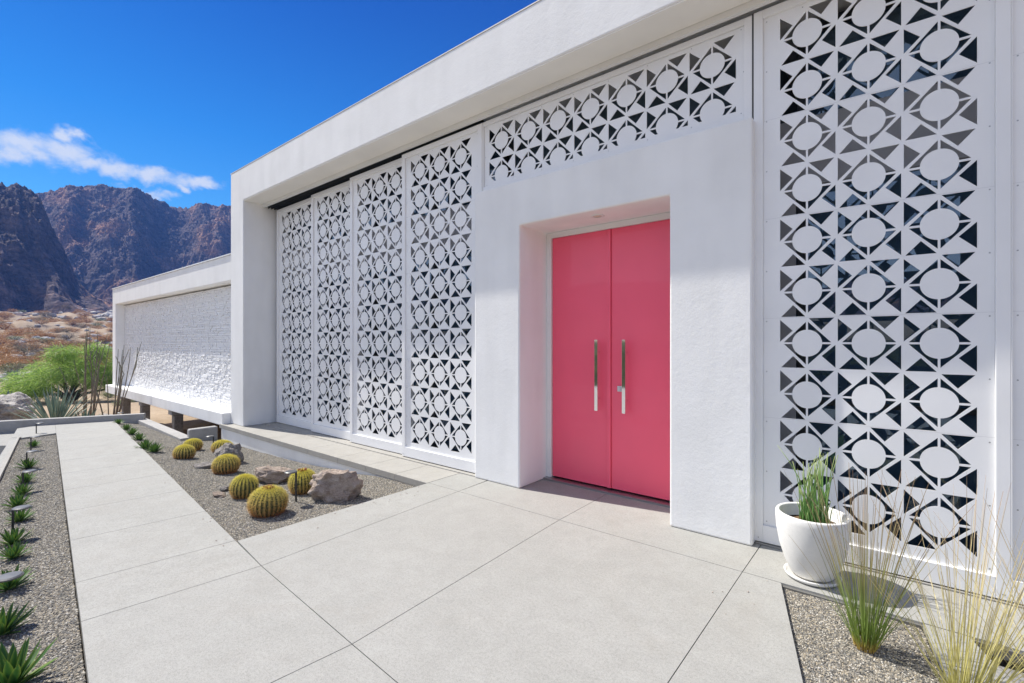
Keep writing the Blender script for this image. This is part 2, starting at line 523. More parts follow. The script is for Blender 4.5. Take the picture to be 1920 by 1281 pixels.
fine = fbm(XM / 4.2, YM / 4.2, ZM / 4.2, oct=4, seed=51, ridged=True, gain=.55) - .5
ZM = ZM + mask * (gully * 22 * top + rough * 20 * top + fine * 5.6) + (1 - mask) * fine * 2.2 * np.clip((RM - 215) / 30, 0, 1)
ZM[RM < 206] -= 3
mo = grid_object('mountain', XM, YM, ZM, M['mountain'], smooth=False)
# lower hills round the rest of the valley
azh = np.linspace(az_of(-200), az_of(640) + 2 * PI, 260); rh = np.linspace(230, 700, 60)
AH, RH = np.meshgrid(azh, rh)
XH, YH = RH * np.cos(AH), RH * np.sin(AH)
hh = 10 + 26 * fbm(AH * 3, np.zeros_like(AH), oct=4, seed=61)
ZH = Tz(XH, YH) - 2 + hh * np.sin(np.clip((RH - 240) / 430, 0, 1) * PI / 2) + 25 * (fbm(XH / 40, YH / 40, oct=5, seed=71, ridged=True) - .5) * np.clip((RH - 240) / 100, 0, 1)
grid_object('hills', XH, YH, ZH, M['mountain'], smooth=False)

gx, gy = np.meshgrid(np.linspace(-40, 30, 180), np.linspace(-10.4, -40, 70))
gz = -.6 + 1.3 * np.clip((-10.4 - gy) / 3, 0, 1) ** .5 + .02 * (-10.4 - gy) + .9 * (fbm(gx / 2.2, gy / 2.2, oct=5, seed=81, ridged=True) - .4) * np.clip((-10.4 - gy) / 1.5, 0, 1)
grid_object('planted_bank', gx, gy, gz, M['bank'])

# ---------------------------------------------------------------- patio and path
G_ = .0024


def shrink(poly, g=G_):
    """inset a counter clockwise polygon by g"""
    n = len(poly); out = []
    for i in range(n):
        p0, p1, p2 = Vector(poly[i - 1]), Vector(poly[i]), Vector(poly[(i + 1) % n])
        d1, d2 = (p1 - p0).normalized(), (p2 - p1).normalized()
        n1, n2 = Vector((-d1.y, d1.x)), Vector((-d2.y, d2.x))
        k = 1 + n1.dot(n2)
        out.append(tuple(p1 + (n1 + n2) * (g / max(k, .3))))
    return out


def ccw(poly):
    a = sum(poly[i - 1][0] * poly[i][1] - poly[i][0] * poly[i - 1][1] for i in range(len(poly)))
    return poly if a > 0 else poly[::-1]


slabs = []
A0, A1 = (-3.287, 1.389), (-3.385, 3.33)
B0, B1 = (-2.083, 1.312), (-2.178, 3.33)
C0, C1 = (-.77, 1.235), (-.755, 3.33)
WY = 3.80
slabs += [[(-3.84, 1.45), A0, A1, (-3.84, 3.33)], [A0, B0, B1, A1], [B0, C0, C1, B1],
          [C0, (-.03, 1.19), (-.245, 2.2), (-.532, 3.33), C1]]
slabs += [[(-3.84, 3.33), A1, (-3.42, 3.95), (-3.84, 3.95)], [A1, B1, (-2.187, 4.40), (-3.42, 4.40)], [B1, C1, (-.745, 4.40), (-2.187, 4.40)],
          [C1, (.62, 3.33), (3.2, 3.33), (3.2, 4.1), (-.745, 4.1)]]
# the walk continues past the patio towards the camera
LE = .893
tB = (Vector(B0) - PA).dot(PD)
tC = (Vector(C0) - PA).dot(PD)
slabs += [[pth(0, LE), pth(tB, LE), B0, A0], [pth(tB, LE), pth(tC, LE), C0, B0], [pth(tC, LE), pth(tC - 3.5, LE), pth(tC - 3.5, 0), (-.03, 1.19), C0]]
pm = MB()
for p in slabs: pm.prism_z(shrink(ccw(p)), 0.0, .06)
po = pm.build('patio', M['concrete']); po['kind'] = 'structure'
pj = MB(); pj.prism_z(ccw([(-3.83, 1.47), pth(0.0, .0), pth(.0, LE - .02), pth(tC - 3.4, LE - .02), (2.6, 1.0), (-.05, 1.2), (-.26, 2.2), (-.55, 3.31), (3.1, 3.34), (3.1, 4.38), (-3.8, 4.38)]), -.012, .05)
pjo = pj.build('patio_joint_base', M['joint']); pjo['kind'] = 'structure'
ts_ = [0, .6] + [.6 + .935 * k for k in range(1, 11)]
ts_ = [t for t in ts_ if t < 9.5] + [9.72]
wm = MB()
for a, b in zip(ts_[:-1], ts_[1:]):
    wm.prism_z(shrink(ccw([pth(a, 0), pth(a, LE), pth(b, LE), pth(b, 0)])), zpath, .09)
wo = wm.build('path', M['concrete']); wo['kind'] = 'structure'
wj = MB(); wj.prism_z(ccw([pth(0.005, .01), pth(0.005, LE - .01), pth(9.7, LE - .01), pth(9.7, .01)]), lambda x, y: zpath(x, y) - .012, .05)
wjo = wj.build('path_joint_base', M['joint']); wjo['kind'] = 'structure'
# landing at the end of the path with steps going down to the far side
st = MB()
st.prism_z(ccw([(-13.35, 1.60), pth(9.72, LE), pth(8.36, LE), (-11.55, .96), (-11.72, .86), (-13.05, 1.03)]), lambda x, y: zpath(x, y) - .001, .25)
st.prism_z(ccw([(-13.6, 1.0), (-13.05, 1.026), (-11.73, .856), (-12.0, .62), (-13.6, .78)]), -.27, .25)
st.prism_z(ccw([(-13.7, .77), (-12.0, .615), (-12.2, .1), (-13.8, .2)]), -.40, .25)
st.prism_z(ccw([(-11.72, .855), (-11.58, .93), (-8.19, .505), (-3.0, -.10), (-3.0, -.25), (-8.0, .36)]), lambda x, y: zpath(x, y) - .004, .30)
sto = st.build('steps', M['concrete']); sto['kind'] = 'structure'
# lower paving south of the bed
lp = MB(); lp.prism_z(ccw([(-12.2, .6), (-11.7, .84), (-8.0, .35), (-3.0, -.26), (-3, -3.5), (-13, -3)]), -.48, .1)
lp.prism_z(ccw([(-13, -3.1), (-3.0, -3.6), (6, -3.6), (6, -10.6), (-13, -10.6)]), -.49, .1)
lpo = lp.build('lower_walk', M['concrete']); lpo['kind'] = 'structure'
# concrete band, and paving with shade in its colour, right of the planting bed
rb_ = MB()
rb_.prism_z(shrink(ccw([(.13, 3.325), (.17, 3.03), (.30, 2.2), (.55, 2.2), (.42, 3.0), (.31, 3.325)])), .0, .1)
rbo = rb_.build('bed_edging', M['concrete']); rbo['kind'] = 'structure'
rs_ = MB(); rs_.prism_z(ccw([(.31, 3.32), (.42, 3.0), (.56, 2.2), (3.0, 2.2), (3.0, 3.32)]), -.10, .1)
rso = rs_.build('side_paving', M['shade_slab']); rso['kind'] = 'structure'


# ---------------------------------------------------------------- gravel
def pebble_nodes(density, size, seed):
    g = bpy.data.node_groups.new('pebble_scatter', 'GeometryNodeTree')
    g.interface.new_socket('Geometry', in_out='INPUT', socket_type='NodeSocketGeometry')
    g.interface.new_socket('Geometry', in_out='OUTPUT', socket_type='NodeSocketGeometry')
    N = g.nodes.new; L = g.links.new
    gi, go = N('NodeGroupInput'), N('NodeGroupOutput')
    di = N('GeometryNodeDistributePointsOnFaces'); di.inputs['Density'].default_value = density; di.inputs['Seed'].default_value = seed
    L(gi.outputs[0], di.inputs['Mesh'])
    ic = N('GeometryNodeMeshIcoSphere'); ic.inputs['Radius'].default_value = 1.0; ic.inputs['Subdivisions'].default_value = 2
    sm = N('GeometryNodeSetShadeSmooth'); L(ic.outputs[0], sm.inputs[0])
    mt = N('GeometryNodeSetMaterial'); mt.inputs['Material'].default_value = M['pebble']; L(sm.outputs[0], mt.inputs[0])
    iop = N('GeometryNodeInstanceOnPoints'); L(di.outputs['Points'], iop.inputs['Points']); L(mt.outputs[0], iop.inputs['Instance'])
    rv = N('FunctionNodeRandomValue'); rv.data_type = 'FLOAT_VECTOR'; rv.inputs[0].default_value = (size * .65, size * .5, size * .4); rv.inputs[1].default_value = (size * 1.45, size * 1.0, size * .8)
    L(rv.outputs[0], iop.inputs['Scale'])
    rr_ = N('FunctionNodeRandomValue'); rr_.data_type = 'FLOAT_VECTOR'; rr_.inputs[0].default_value = (-.6, -.6, 0); rr_.inputs[1].default_value = (.6, .6, 6.28); rr_.inputs['Seed'].default_value = 5
    eu = N('FunctionNodeEulerToRotation'); L(rr_.outputs[0], eu.inputs[0]); L(eu.outputs[0], iop.inputs['Rotation'])
    jg = N('GeometryNodeJoinGeometry'); L(gi.outputs[0], jg.inputs[0]); L(iop.outputs[0], jg.inputs[0])
    L(jg.outputs[0], go.inputs[0])
    return g


def bed(poly, zf, density, size, seed, step=.18):
    """a gravel sheet: polygon filled on a grid following zf"""
    poly = ccw(poly)
    pts = [Vector((x, y, 0)) for x, y in poly]
    xs = [p[0] for p in poly]; ys = [p[1] for p in poly]
    bm = bmesh.new()
    bm.faces.new([bm.verts.new(p) for p in pts])
    x = min(xs) + step
    while x < max(xs):
        bmesh.ops.bisect_plane(bm, geom=bm.verts[:] + bm.edges[:] + bm.faces[:], plane_co=(x, 0, 0), plane_no=(1, 0, 0)); x += step
    y = min(ys) + step
    while y < max(ys):
        bmesh.ops.bisect_plane(bm, geom=bm.verts[:] + bm.edges[:] + bm.faces[:], plane_co=(0, y, 0), plane_no=(0, 1, 0)); y += step
    for v in bm.verts:
        v.co.z = zf(v.co.x, v.co.y) + .012 * (mnoise.noise(Vector((v.co.x * 2.5, v.co.y * 2.5, 0))))
    me = bpy.data.meshes.new('gravel'); bm.to_mesh(me); bm.free()
    me.materials.append(M['gravel']); me.materials.append(M['pebble'])
    o = bpy.data.objects.new('gravel', me); COL.objects.link(o); o['kind'] = 'stuff'
    md = o.modifiers.new('pebbles', 'NODES'); md.node_group = pebble_nodes(density, size, seed)
    return o


bed([(-3.845, 1.455), (-3.845, 3.325), (-9.72, 3.325), (-9.72, 2.76), (-12.62, 2.78), pth(9.45, -.01), pth(.6, -.006)], zbed, 15000, .0058, 1)
LB = [pth(-2.6, LE + .006), pth(8.34, LE + .006), (-11.55, .945), (-8.19, .525), (-3.0, -.09), (-.8, -.33)]
bed(LB, lambda x, y: zpath(x, y) - .03, 15500, .0058, 2)
bed([(-.525, 3.322), (.125, 3.322), (.165, 3.03), (.30, 2.2), (-.25, 2.2)], lambda x, y: -.025, 24000, .0051, 3, .12)

sp_ = MB(); q = random.Random(91)
for i in range(44):
    if i < 20: x, y, z = -3.84 + abs(q.gauss(0, .09)) + .01, q.uniform(1.6, 3.25), .003
    elif i < 26: x, y, z = q.uniform(-.9, -.58), q.uniform(2.3, 3.4), .003
    else:
        t_ = q.uniform(.2, 5); p_ = pth(t_, abs(q.gauss(0, .06)) + .01); x, y = p_; z = zpath(x, y) + .003
    r_ = q.uniform(.003, .006)
    sp_.lathe([(0, -r_ * .6), (r_, 0), (r_ * .7, r_ * .5), (0, r_ * .7)], (x, y, z), 6)
o = sp_.build('gravel', M['boulder'], smooth=True); o['kind'] = 'stuff'

# edging of the outer bed, kerb below the wing, low concrete block, end wall
k = MB(); k.prism_z(ccw([(-11.60, .965), (-11.545, .935), (-8.19, .515), (-3.0, -.10), (-3.0, -.14), (-8.2, .47), (-11.62, .92)]), lambda x, y: zpath(x, y) + .012, .12)
o = k.build('bed_kerb', M['coping']); tag(o, 'thin pale concrete kerb along the outer edge of the narrow gravel bed', 'kerb')
k = MB(); k.prism_z(ccw([(-12.68, 2.76), (-9.66, 2.73), (-9.66, 2.92), (-12.68, 2.95)]), lambda x, y: -.155 - .01 * (x + 12.7), .9)
o = k.build('kerb_wall', M['wallconc'], bevel=.01); tag(o, 'pale concrete kerb beside the gravel under the raised wing', 'kerb')
k = MB(); k.box(-9.78, -9.645, 2.86, 3.315, -.9, -.045)
o = k.build('concrete_block', M['wallconc'], bevel=.025); tag(o, 'short weathered grey concrete upstand between the cacti and the white ledge', 'concrete block')
k = MB(); P = [(-13.72, .35), (-13.46, .78), (-12.48, 2.86), (-12.60, 2.92), (-13.60, .86), (-13.86, .42)]
k.prism_z(ccw(P), -.035, 1.0)
P2 = [(-13.46, .78), (-13.6, .86), (-14.6, -1.6), (-14.45, -1.65)]
o = k.build('end_wall', M['wallconc'], bevel=.008); tag(o, 'low grey concrete wall closing off the far end of the pale path', 'wall')

# ---------------------------------------------------------------- the house
house = empty('house', (-5, 3.5, 0), 'long low white stucco house with perforated screens and a pink double door', 'house')
# stucco frame: pillar and fascia in one piece
f = MB()
f.prism_y([(-9.51, 0.0), (-8.955, 0.0), (-8.955, 4.03), (4.5, 4.03), (4.5, 4.61), (-9.51, 4.61)], 3.477, 4.75)
f.build('fascia', M['stucco'], house, bevel=.014)
f = MB(); f.box(-9.51, 4.5, 4.752, 10, 4.05, 4.60)
roof = f.build('roof', M['stucco'], house)
f = MB(); f.box(-9.514, 4.5, 3.473, 3.56, 4.611, 4.620); f.box(-9.514, -9.43, 3.561, 9.9, 4.611, 4.620)
f.build('flashing', M['flash'], roof)
f = MB(); f.box(-8.953, 4.5, 3.49, 3.795, 4.020, 4.029)
f.build('soffit', M['soffit'], house)
# header strip and the dark track behind it
f = MB(); f.box(-8.952, 4.5, 3.80, 3.842, 3.972, 4.0295); f.build('header', M['trimwhite'], house)
f = MB(); f.box(-8.95, -3.61, 3.843, 4.245, 4.0, 4.0285); f.box(-8.95, -3.61, 3.90, 3.905, 3.965, 4.0); f.box(-8.95, -3.61, 3.955, 3.96, 3.965, 4.0); f.box(-8.95, -3.61, 4.01, 4.015, 3.965, 4.0); f.box(-8.95, -3.61, 4.062, 4.245, 3.93, 4.0); f.build('track', M['dark'], house)
# entry block with the opening
f = MB()
f.prism_y([(-3.59, 0), (-2.96, 0), (-2.96, 2.70), (-1.405, 2.70), (-1.405, 0), (-.79, 0), (-.79, 3.16), (-3.59, 3.16)], 3.78, 4.335)
f.build('entry_wall', M['stucco'], house, bevel=.016)
f = MB()
f.box(-2.958, -2.895, 4.26, 4.36, 0.022, 2.698); f.box(-1.47, -1.407, 4.26, 4.36, 0.022, 2.698); f.box(-2.894, -1.471, 4.26, 4.36, 2.64, 2.698)
df = f.build('door_frame', M['trimwhite'], house, bevel=.003)
f = MB(); f.box(-2.957, -1.408, 4.20, 4.38, -.02, .021); f.build('threshold', M['steel'], df)
for sgn, (xa, xb) in ((-1, (-2.892, -2.184)), (1, (-2.181, -1.473))):
    f = MB(); f.box(xa, xb, 4.285, 4.335, .036, 2.638)
    d = f.build('door', M['pink'], house, bevel=.003)
    if sgn < 0:
        f = MB(); f.box(-2.222, -2.1835, 4.268, 4.2845, .038, 2.636); f.build('astragal', M['pink'], d, bevel=.004)
    hx = -2.312 if sgn < 0 else -2.012
    f = MB(); f.box(hx - .018, hx + .018, 4.203, 4.226, .81, 1.525)
    f.tube([(hx, 4.2265, .93), (hx, 4.2845, .93)], .009, 10); f.tube([(hx, 4.2265, 1.40), (hx, 4.2845, 1.40)], .009, 10)
    f.build('handle', M['chrome'], d, bevel=.002)
    if sgn > 0:
        f = MB(); f.box(-2.109, -2.055, 4.268, 4.2845, 1.013, 1.067); f.tube([(-2.082, 4.2675, 1.040), (-2.082, 4.258, 1.040)], .015, 14)
        f.build('lock', M['silver'], d, bevel=.002)
# recessed light above the door
f = MB(); f.lathe([(.040, 2.701), (.040, 2.6925), (.060, 2.690), (.062, 2.6995)], (-2.163, 3.97, 0), 32)
rl = f.build('ceiling_light', M['trimwhite'], house, smooth=False)
f = MB(); f.lathe([(.039, 2.699), (.030, 2.6945), (.0, 2.6935)], (-2.163, 3.97, 0), 32); f.build('lens', M['lens'], rl, smooth=True)

# ---- perforated pattern sheet
S = .3645
RC, DA, SW = .26, .43, .018


def cell_holes():
    H = []
    tri = [(-.482, .03), (-.482, .462), (-.252, .244)]
    for q in range(4):
        c, s_ = math.cos(-q * PI / 2), math.sin(-q * PI / 2)
        H.append([(x * c - y * s_, x * s_ + y * c) for x, y in tri])
    a0 = math.asin(SW / RC); arc = [(RC * math.cos(PI / 2 + a0 + (PI / 2 - 2 * a0) * i / 9), RC * math.sin(PI / 2 + a0 + (PI / 2 - 2 * a0) * i / 9)) for i in range(10)]
    quad = [(-(DA - SW), SW), (-SW, DA - SW)] + arc
    for q in range(4):
        c, s_ = math.cos(-q * PI / 2), math.sin(-q * PI / 2)
        H.append([(x * c - y * s_, x * s_ + y * c) for x, y in quad])
    return H


def clip_above(poly, zc):
    out = []
    for i in range(len(poly)):
        p, q = poly[i - 1], poly[i]
        if (p[1] >= zc) != (q[1] >= zc):
            t = (zc - p[1]) / (q[1] - p[1]); out.append((p[0] + t * (q[0] - p[0]), zc))
        if q[1] >= zc: out.append(q)
    return out


CELLS = {}


def cell_tess(cut=None):
    if cut not in CELLS:
        H = cell_holes(); zl = -.5
        if cut is not None:
            H = [h for h in (clip_above(h, cut) for h in H) if len(h) > 2 and max(p[1] for p in h) - min(p[1] for p in h) > .004]
            zl = cut - .02
        loops = [[(-.5, zl), (.5, zl), (.5, .5), (-.5, .5)]] + H
        flat = [p for lp_ in loops for p in lp_]
        tri = geometry.tessellate_polygon([[Vector((x, y, 0)) for x, y in lp_] for lp_ in loops])
        tri2 = []
        for t in tri:
            a, b, c = (flat[i] for i in t)
            if (b[0] - a[0]) * (c[1] - a[1]) - (b[1] - a[1]) * (c[0] - a[0]) < 0: t = (t[0], t[2], t[1])
            tri2.append(tuple(t))
        CELLS[cut] = (flat, tri2, H, zl)
    return CELLS[cut]


def sheet(mb, x0, z0, y, cols, rows, sx, sz, xl, xr, zt, zb, th=.006, cutrow=None):
    """perforated sheet front at y; first circle at x0,z0; border out to xl..xr, zb..zt"""
    for r in range(rows):
        cut = cutrow if (cutrow is not None and r == rows - 1) else None
        flat, tri, H, zl = cell_tess(cut)
        for c in range(cols):
            cx, cz = x0 + c * sx, z0 - r * sz
            P_ = [(cx + x * sx, y, cz + w * sz) for x, w in flat]; Q_ = [(x, y + th, z) for x, _, z in P_]
            mb.add(P_, tri); mb.add(Q_, [t[::-1] for t in tri])
            for h in H:
                n_ = len(h)
                v = [(cx + x * sx, y, cz + w * sz) for x, w in h] + [(cx + x * sx, y + th, cz + w * sz) for x, w in h]
                fs = [(i, (i + 1) % n_, (i + 1) % n_ + n_, i + n_) for i in range(n_)]
                mb.add(v, fs)
    ex0, ex1 = x0 - sx / 2, x0 + (cols - .5) * sx
    ez1 = z0 + sz / 2; ez0 = z0 - (rows - 1) * sz + (cell_tess(cutrow)[3] if cutrow is not None else -.5) * sz
    for a, b, c, d in ((xl, ex0, zb, zt), (ex1, xr, zb, zt), (ex0, ex1, ez1, zt), (ex0, ex1, zb, ez0)):
        mb.add([(a, y, c), (b, y, c), (b, y, d), (a, y, d), (a, y + th, c), (b, y + th, c), (b, y + th, d), (a, y + th, d)], [(0, 1, 2, 3), (7, 6, 5, 4)])


def screw_dots(mb, pts, y):
    for x, z in pts:
        n_ = 8
        mb.add([(x + .0045 * math.cos(2 * PI * i / n_), y, z + .0045 * math.sin(2 * PI * i / n_)) for i in range(n_)], [tuple(range(n_))], mat=1)


def frame_bars(mb, xl, xr, zb, zt, y0, y1, stile, top, bottom, sl=None):
    sl = sl or stile
    mb.box(xl, xl + sl, y0, y1, zb, zt); mb.box(xr - stile, xr, y0, y1, zb, zt)
    mb.box(xl + sl, xr - stile, y0, y1, zt - top, zt); mb.box(xl + sl, xr - stile, y0, y1, zb, zb + bottom)


def screen(xl, y, first, sx, sz, width, z0, zb, zt, label=None, seams=True, sl=.062):
    xr = xl + width
    s = MB(); stile, top, bot = .062, .06, .125
    a, b, c, d = xl + sl, xr - stile, zt - top, zb + bot
    sheet(s, xl + first, z0, y + .016, 3, 10, sx, sz, a + .0005, b - .0005, c - .0005, d + .0005)
    o = s.build('screen_panel', M['white'], house)
    if label: o['label'] = label
    sd = MB(); frame_bars(sd, xl, xr, zb, zt, y - .004, y + .045, stile, top, bot, sl)
    zz = np.linspace(d + .03, c - .03, 11)
    screw_dots(sd, [(a + .022, z) for z in zz] + [(b - .022, z) for z in zz], y + .0145)
    screw_dots(sd, [(x, c - .022) for x in np.linspace(a + .25, b - .25, 4)], y + .0145)
    screw_dots(sd, [(a - .03, zb + .03), (b + .03, zb + .03)], y - .0055)
    if seams:
        for kx in (2, 4, 6, 8):
            z = z0 - (kx - .5) * sz
            sd.add([(a, y + .0150, z - .0004), (b, y + .0150, z - .0004), (b, y + .0150, z + .0004), (a, y + .0150, z + .0004)], [(0, 1, 2, 3)], mat=1)
    sd.build('frame', M['white'], o, extra=(M['steel'],), bevel=.003)
    return o


for i, (xl, y, fx) in enumerate(((-8.86, 4.02, .352), (-7.50, 3.965, .343), (-6.262, 3.91, .343), (-4.965, 3.857, .335))):
    screen(xl, y, fx, S, S, .343 * 2 + 2 * S + (.0 if i else .02), 3.668, .022, 3.945)
screen(-.80, 3.872, .338, .346, .366, 1.333, 3.69, .02, 3.962)
screen(.5335, 3.872, .300, .346, .366, 1.333, 3.69, .02, 3.962, sl=.006)
# transom screen above the entry
s = MB(); sheet(s, -3.290, 3.6946, 3.886, 7, 2, S, S, -3.535, -.857, 3.905, 3.232, cutrow=-.155)
to = s.build('transom_screen', M['white'], house)
sd = MB(); frame_bars(sd, -3.592, -.812, 3.163, 3.955, 3.868, 3.92, .055, .048, .067); screw_dots(sd, [(x, 3.888) for x in np.linspace(-3.5, -.89, 8)] + [(x, 3.248) for x in np.linspace(-3.5, -.89, 8)] + [(-3.52, 3.56), (-.872, 3.56)], 3.8845)
sd.build('frame', M['white'], to, extra=(M['steel'],), bevel=.003)
for b_ in ((-.812, -.801, 3.88, 3.95, .0, 3.97), (-3.606, -3.5925, 3.89, 3.95, 3.17, 3.97)):
    f = MB(); f.box(*b_); f.build('gap_trim', M['dark'], house)
for b_ in ((-8.95, -3.595, 3.80, 4.09, -.02, .012), (-.789, 4.2, 3.86, 3.95, .0015, .012)):
    f = MB(); f.box(*b_); f.build('sill', M['coping'], house, bevel=.003)

# ---- window wall behind the screens


def mullions(mb, xs, y0=4.29, y1=4.37, z0=.02, z1=3.99, w=.05):
    for x in xs: mb.box(x - w / 2, x + w / 2, y0, y1, z0, z1)


for ms, a, b, sp in (([-8.92, -7.56, -6.2, -4.84, -3.62], -8.892, -3.648, ((-8.889, -3.651, 2.715, 3.245),)),
                     ([-.55, .62, 1.9, 3.2], -.522, 3.17, ((-.70, 3.16, 2.715, 3.245), (-.70, -.582, .02, 2.713)))):
    f = MB(); mullions(f, ms)
    f.box(a, b, 4.297, 4.362, .021, .075); f.box(a, b, 4.297, 4.362, 1.02, 1.055); f.box(a, b, 4.297, 4.362, 3.90, 3.985)
    wf = f.build('window', M['dark'], house)
    f = MB(); f.box(a + .002, b - .002, 4.325, 4.333, .076, 3.899); f.build('glass', M['glass'], wf)
    for x0_, x1_, z0_, z1_ in sp:
        f = MB(); f.box(x0_, x1_, 4.262, 4.289, z0_, z1_); f.build('spandrel', M['grey'], wf)
# room inside
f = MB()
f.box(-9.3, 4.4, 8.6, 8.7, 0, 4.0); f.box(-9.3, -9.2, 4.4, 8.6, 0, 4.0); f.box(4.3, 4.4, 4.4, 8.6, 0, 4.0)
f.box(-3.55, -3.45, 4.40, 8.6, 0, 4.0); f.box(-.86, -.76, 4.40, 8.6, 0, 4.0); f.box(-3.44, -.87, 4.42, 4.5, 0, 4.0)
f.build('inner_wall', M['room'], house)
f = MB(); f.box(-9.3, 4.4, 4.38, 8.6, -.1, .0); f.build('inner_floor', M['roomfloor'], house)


# ---- ledge
f = MB()
xe = [-9.60, -8.78, -7.55, -6.38, -5.6, -4.97, -4.4, -3.846]
for a, b in zip(xe[:-1], xe[1:]): f.box(a + .0015, b - .0015, 3.318, 3.86, -.072, .0)
lg = f.build('ledge', M['coping'], house, bevel=.004)
f = MB(); f.box(-9.58, -3.87, 3.345, 4.3, -1.0, -.074); f.box(-9.55, -3.6, 3.861, 4.4, -.072, -.012); f.build('ledge_wall', M['stucco'], lg)

# ---- raised wing with the split-face stone wall
w = MB(); w.box(-18.72, -9.515, 3.34, 4.4, -.03, .20)
slab = w.build('wing_slab', M['stucco'], house, bevel=.012)
for (x, y) in ((-18.0, 3.52), (-15.55, 3.52), (-13.05, 3.52)):
    w = MB(); w.lathe([(.045, .2005), (.045, .206), (.0, .207)], (x, y, 0), 20)
    w.build('uplight', M['grey'], slab)
w = MB()
w.prism_y([(-18.62, .2), (-18.25, .2), (-18.25, 2.655), (-9.512, 2.655), (-9.512, 3.13), (-18.62, 3.13)], 3.49, 4.4)
w.build('wing_frame', M['stucco'], house, bevel=.012)
w = MB(); w.box(-18.63, -9.512, 3.47, 3.56, 3.131, 3.15); w.build('flashing', M['white'], house)
w = MB(); z = .201; q = random.Random(5)
while z < 2.62:
    hgt = q.choice((.025, .032, .04, .05)); x = -18.25 + q.uniform(-.2, 0)
    if z + hgt > 2.654: hgt = 2.654 - z
    while x < -9.52:
        ln = q.uniform(.09, .28); xa, xb = max(x, -18.249), min(x + ln, -9.513)
        if xb - xa > .02:
            dp = q.uniform(0, .015); tl = q.uniform(0, .007)
            b0 = len(w.v); tp = q.uniform(-.002, .006)
            w.box(xa, xb - .001, 3.70 + dp, 3.80, z, z + hgt - .004)
            for j in (0, 1, 4, 5):
                vx, vy, vz = w.v[b0 + j]
                w.v[b0 + j] = (vx, vy + q.uniform(-.001, .001) + (tl if j in (0, 4) else -tl) + (tp if j in (4, 5) else 0), vz)
        x += ln
    z += hgt
w.build('stone_wall', M['stonewhite'], house)
w = MB(); w.box(-18.25, -9.512, 3.801, 4.35, .201, 2.65); w.build('wall_core', M['stucco'], house)
w = MB(); w.box(-18.5, -9.515, 4.405, 10, .0, 3.1); w.build('wing_body', M['stucco'], house)
w = MB(); w.box(-18.5, -9.515, 4.42, 9.9, -.02, -.001); w.build('wing_floor', M['wallconc'], house)
for px, dpt in ((236.5, 13.6), (272, 12.25), (333, 10.75)):
    x, y = at(px, dpt)
    w = MB(); w.box(x - .09, x + .09, y - .09, y + .09, -2.2, -.15)
    p_ = w.build('support_post', M['post'], house, bevel=.01)
    w = MB(); w.box(x - .15, x + .11, 3.40, y + .35, -.148, -.032); w.build('beam', M['wallconc'], p_)
bx, by = np.meshgrid(np.linspace(-15.8, -9.0, 60), np.linspace(3.9, 7.0, 30))
bz = -1.0 + np.interp(by, [3.9, 5.6, 7.0], [0, .80, .88]) * np.clip((bx + 15.8) / 2.2, 0, 1) + .10 * (fbm(bx * 3, by * 3, oct=4, seed=91) - .5)
grid_object('earth_bank', bx, by, bz, M['soil'])
for x, y in ((-12.2, 7.5), (-16, 7.8), (-18.2, 7.0)):
    w = MB(); w.box(x - .13, x + .13, y - .13, y + .13, -2.2, -.03); w.build('support_post', M['post'], house)


# ---------------------------------------------------------------- barrel cacti
def cactus_meshes(Rr, H, seed, flowers):
    q = random.Random(seed); nr = q.choice((21, 23, 25)); tshift = q.uniform(-.2, .06)
    body = MB(); verts = []; nu = 96; nv = 16
    for j in range(nv + 1):
        ph = -.42 * PI + (.5 + .42) * PI * j / nv
        for i in range(nu):
            t = 2 * PI * i / nu
            rib = 1 + .055 * math.cos(nr * t)
            r_ = Rr * math.cos(ph) ** .8 * rib if j < nv else 0.0
            zz = H * (.5 + .5 * math.sin(ph)) * (1.0 if ph < 1.2 else 1 - .10 * (ph - 1.2) ** 2)
            verts.append((r_ * math.cos(t), r_ * math.sin(t), zz))
    faces = [(j * nu + i, j * nu + (i + 1) % nu, (j + 1) * nu + (i + 1) % nu, (j + 1) * nu + i) for j in range(nv) for i in range(nu)]
    body.add(verts, faces)
    sp = MB()
    for k_ in range(nr):
        t = 2 * PI * k_ / nr
        for j in range(21):
            ph = -.36 * PI + .85 * PI * j / 20 + q.uniform(-.03, .03)
            r_ = Rr * max(math.cos(ph), .02) ** .8 * 1.055; zz = H * (.5 + .5 * math.sin(ph))
            nrm = Vector((math.cos(ph) * math.cos(t), math.cos(ph) * math.sin(t), math.sin(ph) * Rr / H * 2)).normalized()
            base = Vector((r_ * math.cos(t), r_ * math.sin(t), zz))
            ta = Vector((-math.sin(t), math.cos(t), 0)); tb_ = nrm.cross(ta)
            for m_ in range(11):
                an = 2 * PI * m_ / 11 + q.uniform(-.4, .4)
                spr = q.uniform(.7, 1.5) if m_ else .2
                d = (nrm + (ta * math.cos(an) + tb_ * math.sin(an)) * spr).normalized()
                L = Rr * q.uniform(.17, .33); wd = .0014 + Rr * .0052
                sd_ = d.cross(nrm + Vector((.01, .02, .03))).normalized() * wd
                tone = min(1, max(0, tshift + .12 + .95 * zz / H + q.uniform(-.12, .12)))
                tip = base + d * L
                sp.add([tuple(base - sd_), tuple(base + sd_), tuple(tip)], [(0, 1, 2)], [tone] * 3)
    fl_ = None
    if flowers:
        fl_ = MB()
        for m_ in range(34):
            an = q.uniform(0, 2 * PI); rr0 = Rr * q.uniform(.05, .30)
            b = Vector((rr0 * math.cos(an), rr0 * math.sin(an), H * .95)); L = q.uniform(.020, .045)
            tip = b + Vector((math.cos(an) * .012, math.sin(an) * .012, L))
            fl_.tube([b, b.lerp(tip, .6), tip], [.006, .008, .003], 6, [0, .5, 1])
    return body, sp, fl_


